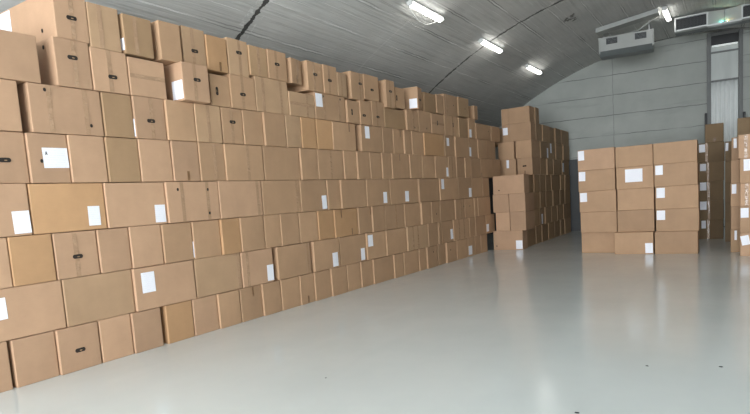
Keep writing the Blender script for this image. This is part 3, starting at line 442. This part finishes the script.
def ceiling_mat():
    m = NT('painted_concrete_vault'); uv = m.n('UVMap').outputs[0]
    sp = m.n('SeparateXYZ'); m.l(uv, sp.inputs[0]); u, v = sp.outputs[0], sp.outputs[1]
    wob = m.math('MULTIPLY', m.math('SUBTRACT', m.noise(uv, 2.2, 4, .6), .5), .06)
    u2 = m.math('ADD', u, wob)
    brd = m.noise(m.mapv(uv, 19, .45, 1), 1, 4, .6)                    # formwork boards along the vault
    blotch = m.noise(uv, .8, 4, .6)
    col = m.mix(m.ramp(blotch, .3, .7), (.50, .505, .485), (.60, .60, .575))
    col = m.mix(m.math('MULTIPLY', m.ramp(brd, .5, .70), .28), col, (.70, .70, .68))
    col = m.mix(m.math('MULTIPLY', m.ramp(brd, .46, .30), .25), col, (.36, .36, .345))
    d1 = m.math('PINGPONG', m.math('ADD', u2, U_SHIFT), .31)             # joints between the shutter strips, every .62 m of arc
    gap = m.noise(m.mapv(uv, .5, .9, 1), 1, 3)
    l1 = m.math('MULTIPLY', m.math('LESS_THAN', d1, .013), m.ramp(gap, .42, .58))
    col = m.mix(m.math('MULTIPLY', l1, .95), col, (.80, .80, .78))
    d0 = m.math('PINGPONG', m.math('ADD', u2, U_SHIFT), .0775)           # fine fins between the boards, broken up
    fin = m.math('MULTIPLY', m.math('LESS_THAN', d0, .0045), m.ramp(m.noise(m.mapv(uv, 3.1, .55, 1), 1, 3, .6), .52, .62))
    col = m.mix(m.math('MULTIPLY', fin, .8), col, (.80, .80, .78))
    find = m.math('MULTIPLY', m.math('LESS_THAN', m.math('ABSOLUTE', m.math('SUBTRACT', d0, .012)), .006), m.ramp(m.noise(m.mapv(uv, 2.3, .4, 1), 1, 3, .6), .52, .66))
    col = m.mix(m.math('MULTIPLY', find, .55), col, (.22, .22, .21))
    l1b = m.math('MULTIPLY', m.math('LESS_THAN', m.math('ABSOLUTE', m.math('SUBTRACT', d1, .026)), .008), m.math('MULTIPLY', m.ramp(m.noise(m.mapv(uv, .7, .5, 1), 1, 3), .45, .62), .75))
    col = m.mix(l1b, col, (.13, .13, .125))
    v2 = m.math('ADD', v, m.math('MULTIPLY', wob, 1.3))
    d2 = m.math('ABSOLUTE', m.math('SUBTRACT', m.math('PINGPONG', v2, 3.28), 0.0))   # dark open joints at 6.56 and 13.12
    cw = m.math('MULTIPLY', m.ramp(m.noise(uv, 5, 4, .7), .35, .75), .075)
    l2 = m.math('LESS_THAN', d2, m.math('ADD', cw, .006))
    col = m.mix(m.math('MULTIPLY', l2, .92), col, (.035, .035, .033))
    sp_ = m.math('MULTIPLY', m.math('LESS_THAN', d2, .16), m.math('GREATER_THAN', m.noise(uv, 6, 5, .75), .56))
    col = m.mix(m.math('MULTIPLY', m.math('MULTIPLY', sp_, m.math('SUBTRACT', 1, l2)), .55), col, (.78, .78, .76))
    d3 = m.math('ABSOLUTE', m.math('SUBTRACT', m.math('PINGPONG', v2, 3.28), 3.28))
    l3 = m.math('LESS_THAN', d3, .018)
    col = m.mix(m.math('MULTIPLY', l3, .45), col, (.72, .72, .70))
    # damp stain in the crown
    du = m.math('DIVIDE', m.math('SUBTRACT', u, STAIN_U), .30); dv = m.math('DIVIDE', m.math('SUBTRACT', v, STAIN_V), .34)
    rr = m.math('ADD', m.math('MULTIPLY', du, du), m.math('MULTIPLY', dv, dv))
    st = m.math('GREATER_THAN', m.math('SUBTRACT', m.noise(m.mapv(uv, 7, 5, 1), 1, 5, .7), m.math('MULTIPLY', rr, .22)), .46)
    col = m.mix(m.math('MULTIPLY', st, .8), col, (.07, .062, .05))
    m.l(col, m.b.inputs['Base Color']); m.set(Roughness=.6)
    h = m.math('ADD', m.math('MULTIPLY', brd, .6), m.math('ADD', m.math('MULTIPLY', l1, .5), m.math('MULTIPLY', l2, -1.2)))
    m.bump(h, .8, .05)
    return m.m
def wall_mat():
    m = NT('painted_block_wall'); co = m.n('TexCoord').outputs['Object']
    sp = m.n('SeparateXYZ'); m.l(co, sp.inputs[0]); x, z = sp.outputs[0], sp.outputs[2]
    n = m.noise(co, 1.3, 4, .6); wob = m.math('MULTIPLY', m.math('SUBTRACT', m.noise(co, 3, 3), .5), .06)
    col = m.mix(m.ramp(n, .3, .7), (.37, .39, .36), (.44, .46, .425))
    z2 = m.math('ADD', z, wob)
    d = m.math('PINGPONG', m.math('SUBTRACT', z2, 2.43), .31)
    g = m.ramp(m.noise(m.mapv(co, .9, 1, 2.5), 1, 3), .42, .62)
    l = m.math('MULTIPLY', m.math('LESS_THAN', d, .012), m.math('ADD', m.math('MULTIPLY', g, .6), .25))
    vx = m.math('LESS_THAN', m.math('ABSOLUTE', m.math('SUBTRACT', m.math('ADD', x, wob), -3.24)), .012)
    l = m.math('MAXIMUM', l, m.math('MULTIPLY', vx, .45))
    col = m.mix(m.math('MULTIPLY', l, .8), col, (.10, .105, .10))
    sm = m.noise(m.mapv(co, .5, 1, 4), 1, 4, .65)
    col = m.mix(m.math('MULTIPLY', m.ramp(sm, .6, .8), .45), col, (.22, .23, .215))
    col = m.mix(m.math('LESS_THAN', z, 2.38), col, (.075, .078, .08))      # wall much darker below this height
    m.l(col, m.b.inputs['Base Color']); m.set(Roughness=.6)
    m.bump(m.math('ADD', n, m.math('MULTIPLY', l, -.6)), .35, .02)
    return m.m
def floor_mat():
    m = NT('grey_epoxy_floor'); co = m.n('TexCoord').outputs['Object']
    n = m.noise(co, .6, 4, .55); f = m.noise(co, 9, 4, .6); st = m.noise(m.mapv(co, 2.2, .25, 1), 1, 3)
    col = m.mix(m.ramp(n, .3, .7), (.575, .61, .60), (.645, .675, .66))
    col = m.mix(m.math('MULTIPLY', m.ramp(st, .5, .8), .25), col, (.70, .725, .71))
    sc_ = m.math('GREATER_THAN', m.noise(m.mapv(co, 3, 11, 1), 1, 5, .75), .76)
    col = m.mix(m.math('MULTIPLY', sc_, .35), col, (.33, .33, .31))
    m.l(col, m.b.inputs['Base Color'])
    m.l(m.math('ADD', m.math('MULTIPLY', f, .07), .12), m.b.inputs['Roughness'])
    m.b.inputs['Specular IOR Level'].default_value = .5
    m.bump(m.noise(co, 2.5, 3), .035, .02)
    return m.m
# ------------------------------------------------------------------ the vault
XC, ZC, RV = -1.195, -3.438, 9.164
Y0, Y1 = -7.0, 19.68
def arc(n=96):
    a0 = math.acos(-ZC / RV); return [(XC + RV * math.sin(-a0 + 2 * a0 * i / n), ZC + RV * math.cos(-a0 + 2 * a0 * i / n), RV * 2 * a0 * i / n) for i in range(n + 1)]
A0 = math.acos(-ZC / RV)
def arclen(x): return RV * (math.asin((x - XC) / RV) + A0)
U_SHIFT = -arclen(-5.77) + 100 * .62
STAIN_U, STAIN_V = arclen(-3.282), 14.488
bm = bmesh.new(); uvl = bm.loops.layers.uv.new('UVMap'); A = arc(); NY = 24
g = [[bm.verts.new((x, Y0 + (Y1 + 1.4 - Y0) * j / NY, z)) for (x, z, s) in A] for j in range(NY + 1)]
for j in range(NY):
    for i in range(len(A) - 1):
        f = bm.faces.new((g[j][i], g[j + 1][i], g[j + 1][i + 1], g[j][i + 1]))
        for lp in f.loops:
            co = lp.vert.co; lp[uvl].uv = (RV * (math.atan2(co.x - XC, co.z - ZC) + A0), co.y)
c = struct('ceiling', bm, ceiling_mat(), smooth=True)
md = c.modifiers.new('thick', 'SOLIDIFY'); md.thickness = .25; md.offset = 1 if False else -1
bm = bmesh.new(); box(bm, XC - 8.9, XC + 8.9, Y0 - .1, Y1 + 1.4, -.2, 0); struct('floor', bm, floor_mat())
bm = bmesh.new(); prism(bm, [(x, z) for x, z, s in A], 'y', Y1, Y1 + .25); WALLM = wall_mat(); wb = struct('wall_back', bm, WALLM)
TURN = Matrix.Translation((-3.24, Y1, 0)) @ Matrix.Rotation(R(4.5), 4, 'Z') @ Matrix.Translation((3.24, -Y1, 0))
wb.matrix_world = TURN
DX0, DX1, DZ = -4.9, 3.6, 4.3
bm = bmesh.new()
def arcz(x): return ZC + math.sqrt(RV * RV - (x - XC) ** 2)
def strip(xa, xb, zb):
    n = 24; xs = [xa + (xb - xa) * i / n for i in range(n + 1)]
    prism(bm, [(x, max(zb + .001, arcz(x))) for x in xs] + [(xb, zb), (xa, zb)], 'y', Y0 - .25, Y0)
strip(XC - 8.45, DX0, 0); strip(DX1, XC + 8.45, 0); strip(DX0, DX1, DZ)
struct('wall_front', bm, WALLM)
# ------------------------------------------------------------------ cartons
rng = random.Random(11)
def carton_mesh(w, d, h, amp):
    bm = bmesh.new(); box(bm, -w / 2, w / 2, -d / 2, d / 2, 0, h)
    hard = list(bm.edges)
    bmesh.ops.bevel(bm, geom=hard, offset=min(.009, w * .05), segments=2, affect='EDGES', profile=.6)
    big = [e for e in bm.edges if e.calc_length() > min(w, d, h) * .6]
    bmesh.ops.subdivide_edges(bm, edges=big, cuts=4, use_grid_fill=True)
    for v in bm.verts:
        x, y, z = v.co
        b = amp * math.sin(math.pi * min(1, max(0, z / h)))
        if abs(abs(y) - d / 2) < .001: v.co.y += math.copysign(b * math.cos(math.pi * x / w), y)
        elif abs(abs(x) - w / 2) < .001: v.co.x += math.copysign(b * .6 * math.cos(math.pi * y / d), x)
    return bm
def patch(bm, w, d, h, amp, u, z, pw, ph, eps, side=False, tilt=0., nu=2, nz=6, rnd=0.):
    """a thin sheet lying on the front (or near side) face of a carton, following its bulge"""
    T = .0012
    def P(a, b, e):
        ca, sa = math.cos(tilt), math.sin(tilt); a, b = a * ca - b * sa, a * sa + b * ca
        uu, zz = u + a, z + b
        s = math.sin(math.pi * min(1, max(0, zz / h)))
        if side: return (-w / 2 - max(-.001, amp * .6 * s * math.cos(math.pi * uu / d)) - e, uu, zz)
        return (uu, -d / 2 - amp * s * math.cos(math.pi * max(-.5, min(.5, uu / w))) - e, zz)
    if rnd:                                                            # stadium outline
        ring = []
        for k in range(20):
            t = 2 * math.pi * k / 20; c_, s_ = math.cos(t), math.sin(t)
            r = min(pw, ph) / 2
            ring.append((math.copysign(max(0, pw / 2 - r), c_) + c_ * r, math.copysign(max(0, ph / 2 - r), s_) + s_ * r))
        va = [bm.verts.new(P(a, b, eps)) for a, b in ring]; vb = [bm.verts.new(P(a, b, eps + T)) for a, b in ring]
        bm.faces.new(va); bm.faces.new(list(reversed(vb)))
        for i in range(20): bm.faces.new((va[i], vb[i], vb[(i + 1) % 20], va[(i + 1) % 20]))
    else:
        F = [[[bm.verts.new(P(pw * (i / nu - .5), ph * (j / nz - .5), e)) for i in range(nu + 1)] for j in range(nz + 1)] for e in (eps, eps + T)]
        for q in (0, 1):
            for j in range(nz):
                for i in range(nu): bm.faces.new((F[q][j][i], F[q][j][i + 1], F[q][j + 1][i + 1], F[q][j + 1][i]))
        bd = [(0, i) for i in range(nu)] + [(j, nu) for j in range(nz)] + [(nz, i) for i in range(nu, 0, -1)] + [(j, 0) for j in range(nz, 0, -1)]
        for k in range(len(bd)):
            a, b = bd[k], bd[(k + 1) % len(bd)]
            bm.faces.new((F[0][a[0]][a[1]], F[0][b[0]][b[1]], F[1][b[0]][b[1]], F[1][a[0]][a[1]]))
    bmesh.ops.recalc_face_normals(bm, faces=bm.faces[:])
def letter_a(bm, w, d, h, amp, u, z, s):
    for (a, b, c_, e) in ((-.5, -1, 0, 1), (.5, -1, 0, 1), (-.28, -.3, .28, -.3)):
        L = math.hypot(c_ - a, e - b) * s
        patch(bm, w, d, h, amp, u + (a + c_) / 2 * s, z + (b + e) / 2 * s, L, s * .3, .0046, tilt=math.atan2(e - b, c_ - a), nu=1, nz=1)
for (x, y, z, w, d, h, rot, tone, gi, label, fe) in CARTONS:
    amp = rng.uniform(.0003, .0038)
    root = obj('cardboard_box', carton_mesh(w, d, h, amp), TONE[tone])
    root.location = (x, y, z); root.rotation_euler = (0, 0, R(rot))
    tag(root, label, 'cardboard box', GROUPS[gi])
    for f in fe:
        k = f[0]; bm = bmesh.new(); a = (bm, w, d, h, amp)
        if k == 'L':
            patch(*a, f[1], f[2], f[3], f[4], .0030, tilt=R(f[5]) if len(f) > 5 else R(rng.uniform(-1.5, 1.5)), nu=3, nz=4)
            p = obj('paper_label', bm, PAPER, root); p['label'] = 'white printed paper label'
            if f[3] > .2 and y < 6:
                bm = bmesh.new(); letter_a(bm, w, d, h, amp, f[1] - f[3] * .36, f[2] + f[4] * .22, .017); obj('printed_letter', bm, HOLE, p)
        elif k == 'S':
            patch(*a, -d / 2 + f[1], f[2], f[3], f[4], .0030, side=True, nu=3, nz=4); p = obj('paper_label', bm, PAPER, root); p['label'] = 'white paper label on the side'
        elif k in 'HV':
            pw, ph = (.105, .042) if k == 'H' else (.042, .105)
            patch(*a, f[1], f[2], pw, ph, .0038, rnd=1); p = obj('handle_hole', bm, HOLE, root); p['label'] = 'dark handle slot'
            bm = bmesh.new()
            if k == 'H': patch(bm, w, d, h, amp, f[1] + .006, f[2] - .003, .026, .010, .0052, rnd=1)
            else: patch(bm, w, d, h, amp, f[1] - .007, f[2], .008, .03, .0052, rnd=1)
            obj('handle_flap', bm, TONE['d'], p)
        elif k == 'D':
            patch(*a, f[1], f[2], .028, .036, .0038, rnd=1); p = obj('air_hole', bm, HOLE, root); p['label'] = 'small dark round hole'
        elif k == 'E':
            patch(*a, -d / 2 + f[1], f[2], .03, .04, .0038, side=True, rnd=1); p = obj('air_hole', bm, HOLE, root); p['label'] = 'small dark round hole'
        elif k == 'T':
            patch(*a, f[1], h / 2, .048, h - .012, .0021, nu=2, nz=12)
            box(bm, f[1] - .024, f[1] + .024, -d / 2 + .008, d / 2 - .008, h - .0003, h + .0009); obj('tape_strip', bm, TAPE, root)
        elif k == 'U':
            patch(*a, f[1], h - .075, .03, .13, .0021, nz=4); p = obj('tape_tail', bm, DTAPE, root); p['label'] = 'dark brown tape end'
        elif k == 'B':
            patch(*a, f[1], .065, .035, .11, .0021, nz=4); p = obj('tape_tail', bm, DTAPE, root); p['label'] = 'dark brown tape end'
        elif k == 'C':
            patch(*a, 0, f[1], w - .014, .045, .0021, nu=8, nz=2); obj('tape_strip', bm, TAPE, root)
# ------------------------------------------------------------------ lamps
WHITE = simple('white_enamel', (.62, .63, .61), .45, 0, .05)
TUBE = emis('lamp_diffuser', (1., .985, .94), 10.)
def vz(x): return ZC + math.sqrt(RV * RV - (x - XC) ** 2)
def lamp(x, y, L, label, group='ceiling lamps', cable=False):
    t = thing('ceiling_lamp', label, 'lamp', (x, y, vz(x)), group)
    t.rotation_euler = (0, -math.asin((XC - x) / RV) if True else 0, 0)
    bm = bmesh.new(); box(bm, -.055, .055, -L / 2, L / 2, -.05, -.004, .008); obj('housing', bm, WHITE, t)
    bm = bmesh.new(); box(bm, -.052, .052, -L / 2 + .02, L / 2 - .02, -.098, -.05, .02); obj('diffuser', bm, TUBE, t)
    for s in (-1, 1):
        bm = bmesh.new(); box(bm, -.054, .054, s * L / 2 - .02, s * L / 2 + .02, -.1, -.008, .01); obj('end_cap', bm, WHITE, t)
    if cable:
        bm = bmesh.new(); tube(bm, [(-.04, -L * .45, -.02), (-.13, -L * .30, -.06), (-.20, -L * .02, -.13), (-.19, L * .2, -.14), (-.10, L * .38, -.09), (-.03, L * .46, -.03)], .007); obj('cable', bm, WHITE, t, True)
    return t
lamp(-4.86, 9.9, 1.28, 'long white strip lamp with hanging cable loop, nearest of three on left vault', cable=True)
lamp(-4.86, 13.26, 1.28, 'white strip lamp crossing the dark ceiling joint, middle of three on left vault')
lamp(-4.88, 16.7, 1.28, 'white strip lamp nearest the end wall on the left side of the vault')
lamp(-1.44, 16.7, 1.15, 'bright strip lamp at the crown beside the air conditioner and duct')
lamp(2.45, 6.54, 1.28, 'right vault strip lamp nearer the entrance, outside the frame')
lamp(2.45, 9.9, 1.28, 'right vault strip lamp above the middle of the aisle, outside the frame')
lamp(-4.86, 6.5, 1.28, 'left vault strip lamp over the near end of the stack, above the frame')
# ------------------------------------------------------------------ air conditioner and soffit board
CREAM = simple('cream_sheet_metal', (.36, .37, .35), .45, 0, .06)
GREY = simple('grey_sheet_metal', (.20, .225, .225), .45, 0, .08)
DARK = simple('dark_grille', (.02, .021, .022), .5, 0, .2)
PANELM = simple('zinc_panel', (.42, .43, .42), .42, .3, .06)
STEEL = simple('brushed_steel', (.50, .51, .50), .28, .85, .08)
ac = thing('air_conditioner', 'pale ceiling-hung air conditioner with two dark vents and grey underside', 'air conditioner', (-2.39, 16.56, 4.84)); ac.rotation_euler = (0, 0, R(5))
bm = bmesh.new(); prism(bm, [(0, .17), (0, .52), (.62, .52), (.62, .11), (.18, .11)], 'x', -.62, .62)
bmesh.ops.remove_doubles(bm, verts=bm.verts[:], dist=1e-4)
obj('casing', bm, CREAM, ac)
bm = bmesh.new(); prism(bm, [(-.02, .165), (.19, .06), (.63, .06), (.63, .105), (.19, .105)], 'x', -.645, .645); obj('drip_tray', bm, GREY, ac)
for s in (-1, 1):
    bm = bmesh.new(); box(bm, s * .64 - .02, s * .64 + .02, -.012, .63, .11, .53, .01); obj('end_panel', bm, CREAM, ac)
    bm = bmesh.new(); box(bm, s * .55 - .01, s * .55 + .01, .28, .30, .52, vz(-2.39 + s * .55) - 4.84); obj('hanger_rod', bm, STEEL, ac)
for x0 in (-.47, .22):
    bm = bmesh.new(); box(bm, x0, x0 + .27, -.012, .01, .33, .48); v_ = obj('vent', bm, DARK, ac)
    bm = bmesh.new()
    for k in range(4): box(bm, x0 + .01, x0 + .26, -.015, -.012, .352 + k * .033, .356 + k * .033)
    obj('vent_slats', bm, GREY, v_)
bm = bmesh.new()
pts = [-3.04, -1.57]
prism(bm, [(x, vz(x) - .005) for x in pts] + [(x, vz(x) - .115) for x in reversed(pts)], 'y', 16.1, 16.46)
tag(obj('soffit_board', bm, CREAM), 'pale board sloping up along the vault above the air conditioner', 'board')
bm = bmesh.new(); tube(bm, [(-2.5, 16.75, 5.39), (-2.1, 16.72, 5.42), (-1.8, 16.65, 5.58), (-1.6, 16.65, vz(-1.6) - .06)], .018); tag(obj('conduit_pipe', bm, CREAM, None, True), 'thin pale pipe running from air conditioner up to the crown lamp', 'pipe')
# ------------------------------------------------------------------ ventilation duct over the window
du = thing('ventilation_duct', 'grey sheet-metal duct with two framed dark grilles above the tall window', 'duct', (0, 17.1, 5.28))
zt = .34
bm = bmesh.new(); box(bm, -1.3, .44, .17, .5, 0, .31); obj('duct_body', bm, GREY, du)
def grille(x0, x1):
    bm = bmesh.new()
    for a in ((x0, x1, -.03, .17, 0, .035), (x0, x1, -.03, .17, zt - .035, zt), (x0, x0 + .035, -.03, .17, .035, zt - .035), (x1 - .035, x1, -.03, .17, .035, zt - .035)): box(bm, *a)
    fr = obj('grille_frame', bm, STEEL, du)
    bm = bmesh.new(); box(bm, x0 + .035, x1 - .035, .03, .05, .035, zt - .035); n = 22
    for k in range(n):
        xx = x0 + .05 + (x1 - x0 - .1) * k / (n - 1); box(bm, xx - .003, xx + .003, .0, .03, .035, zt - .035)
    obj('grille', bm, DARK, du)
grille(-1.3, -.55); grille(.15, .75)
bm = bmesh.new(); prism(bm, [(-.55, -.02), (-.205, .10), (-.205, .16), (-.55, .16)], 'y', 0, 1)
for v in bm.verts: v.co = Vector((v.co.x, v.co.z, .02 + v.co.y * .32))
bmesh.ops.recalc_face_normals(bm, faces=bm.faces[:]); obj('metal_panel', bm, PANELM, du)
bm = bmesh.new(); prism(bm, [(-.195, .10), (.15, -.02), (.15, .16), (-.195, .16)], 'y', 0, 1)
for v in bm.verts: v.co = Vector((v.co.x, v.co.z, .02 + v.co.y * .32))
bmesh.ops.recalc_face_normals(bm, faces=bm.faces[:]); obj('metal_panel', bm, PANELM, du)
bm = bmesh.new(); box(bm, -.56, .16, -.06, .12, -.03, .02, .006); obj('ledge', bm, STEEL, du)
for xx, col in ((-.255, (.12, 1., .85)), (-.14, (1., .72, .25))):  # added lamps hidden behind the ledge, throwing a coloured glow on the panels
    bm = bmesh.new(); bmesh.ops.create_uvsphere(bm, u_segments=12, v_segments=8, radius=.011)
    for v in bm.verts: v.co += Vector((xx, .05, .034))
    p = obj('added_glow_lamp', bm, emis('panel_glow', col, 150.), du, True); p['label'] = 'small hidden teal lamp added for panel glow' if xx < -.2 else 'small hidden warm yellow lamp added for panel glow'
# ------------------------------------------------------------------ tall window on the end wall
FRAME = simple('grey_window_frame', (.17, .175, .17), .5, 0, .1)
ZT = 5.66
bm = bmesh.new()
wx0, wx1 = -.62, .17
for a in ((wx0 - .05, wx0 + .05, Y1 - .12, Y1, 0, ZT), (wx1 - .05, wx1 + .05, Y1 - .12, Y1, 0, ZT), (wx0 + .06, wx1 - .06, Y1 - .12, Y1, ZT - .1, ZT)): box(bm, *a)
w1 = struct('window_1', bm, FRAME); w1.matrix_world = TURN
bm = bmesh.new(); box(bm, wx0 + .06, wx1 - .06, Y1 - .10, Y1 - .01, 5.30, ZT - .1); obj('header_panel', bm, DARK, w1)
for zz in (5.09, 4.28):
    bm = bmesh.new(); box(bm, wx0 + .06, wx1 - .06, Y1 - .11, Y1 - .02, zz - .022, zz + .022); obj('glazing_bar', bm, FRAME, w1)
def pane_mat():
    m = NT('milky_backlit_glass'); co = m.n('TexCoord').outputs['Object']
    n = m.noise(m.mapv(co, 4, 1, .7), 1, 3); c = m.mix(m.ramp(n, .3, .7), (.42, .45, .43), (.52, .55, .53))
    m.l(c, m.b.inputs['Base Color']); m.set(Roughness=.35); m.l(c, m.b.inputs['Emission Color']); m.b.inputs['Emission Strength'].default_value = .1
    return m.m
PANE = pane_mat()
for z0, z1 in ((4.302, 5.068), (5.112, 5.30)):
    bm = bmesh.new(); box(bm, wx0 + .06, wx1 - .06, Y1 - .06, Y1 - .03, z0, z1); obj('pane', bm, PANE, w1)
bm = bmesh.new(); N = 48
F = [[bm.verts.new((wx0 + .06 + (wx1 - wx0 - .12) * i / N, Y1 - .055 + .022 * math.sin(i * .78 + .5 * math.sin(i * .37)) * (1 - .3 * (j / 10)), .02 + 4.236 * j / 10)) for i in range(N + 1)] for j in range(11)]
for j in range(10):
    for i in range(N): bm.faces.new((F[j][i], F[j][i + 1], F[j + 1][i + 1], F[j + 1][i]))
CM = simple('milky_plastic_sheet', (.72, .75, .74), .3, 0, .06); cb_ = CM.node_tree.nodes['Principled BSDF']; cb_.inputs['Emission Color'].default_value = (.8, .86, .85, 1); cb_.inputs['Emission Strength'].default_value = .06   # daylight behind the sheet
cu = obj('curtain', bm, CM, w1, True)
md = cu.modifiers.new('t', 'SOLIDIFY'); md.thickness = .004
bm = bmesh.new(); box(bm, wx0 + .08, wx1 - .08, Y1 - .16, Y1 - .1, 5.245, 5.285, .01)
sl = obj('strip_light', bm, emis('window_strip_light', (.95, 1., .97), .35), w1)
BLACK = simple('black_paint', (.015, .015, .016), .5)
for xx, zt_, lb in ((-.70, 3.38, 'black post standing left of the tall window on the end wall'), (.25, 3.30, 'black post standing right of the tall window on the end wall')):
    bm = bmesh.new(); box(bm, xx - .03, xx + .03, Y1 - .2, Y1 - .02, 0, zt_, .006); dp = obj('door_post', bm, BLACK); dp.matrix_world = TURN; tag(dp, lb, 'post', 'posts beside the tall window')
# ------------------------------------------------------------------ scraps on the floor
for (x, y, s, lb) in SCRAPS:
    bm = bmesh.new(); bmesh.ops.create_icosphere(bm, subdivisions=2, radius=1)
    for v in bm.verts:
        k = 1 + .35 * math.sin(v.co.x * 5 + x * 9) * math.cos(v.co.y * 4 + y)
        v.co = Vector((v.co.x * s * k, v.co.y * s * .6 * k, max(0, v.co.z * s * .35 + s * .12)))
    o = obj('floor_scrap', bm, BLACK); o.location = (x, y, 0); tag(o, lb, 'debris', 'scraps on the floor')
# ------------------------------------------------------------------ daylight from the open end behind the camera
wd = bpy.data.worlds.new('sky'); sc.world = wd; wd.use_nodes = True
bg = wd.node_tree.nodes['Background']; bg.inputs[0].default_value = (.90, .95, 1., 1); bg.inputs[1].default_value = 20.5
la = bpy.data.lights.new('entrance_portal', 'AREA'); la.shape = 'RECTANGLE'; la.size = DX1 - DX0; la.size_y = DZ; la.cycles.is_portal = True
lo = link(bpy.data.objects.new('entrance_portal', la)); lo.location = ((DX0 + DX1) / 2, Y0 - .27, DZ / 2); lo.rotation_euler = (R(90), 0, 0)
# ------------------------------------------------------------------ camera
cd = bpy.data.cameras.new('camera'); cam = link(bpy.data.objects.new('camera', cd))
def rotm(p, r, y):
    return Matrix.Rotation(y, 3, 'Z') @ Matrix.Rotation(-p, 3, 'X') @ Matrix.Rotation(r, 3, 'Y')
Mx = rotm(R(6.133), R(3.845), R(32.645))
B3 = Matrix((Mx.col[0], Mx.col[2], -Mx.col[1])).transposed()
cam.matrix_world = Matrix.Translation((0, 0, 1.5)) @ B3.to_4x4()
cd.sensor_width = 36; cd.lens = 564.5 / 750 * 36; cd.shift_y = (260.4 - 207) / 750; cd.clip_start = .05
sc.camera = cam
vs = sc.view_settings; vs.view_transform = 'Standard'; vs.look = 'None'; vs.gamma = 1; vs.use_curve_mapping = False; vs.exposure = 0.0
try:
    sc.cycles.use_denoising = True; sc.cycles.max_bounces = 8; sc.cycles.diffuse_bounces = 5
except Exception: pass
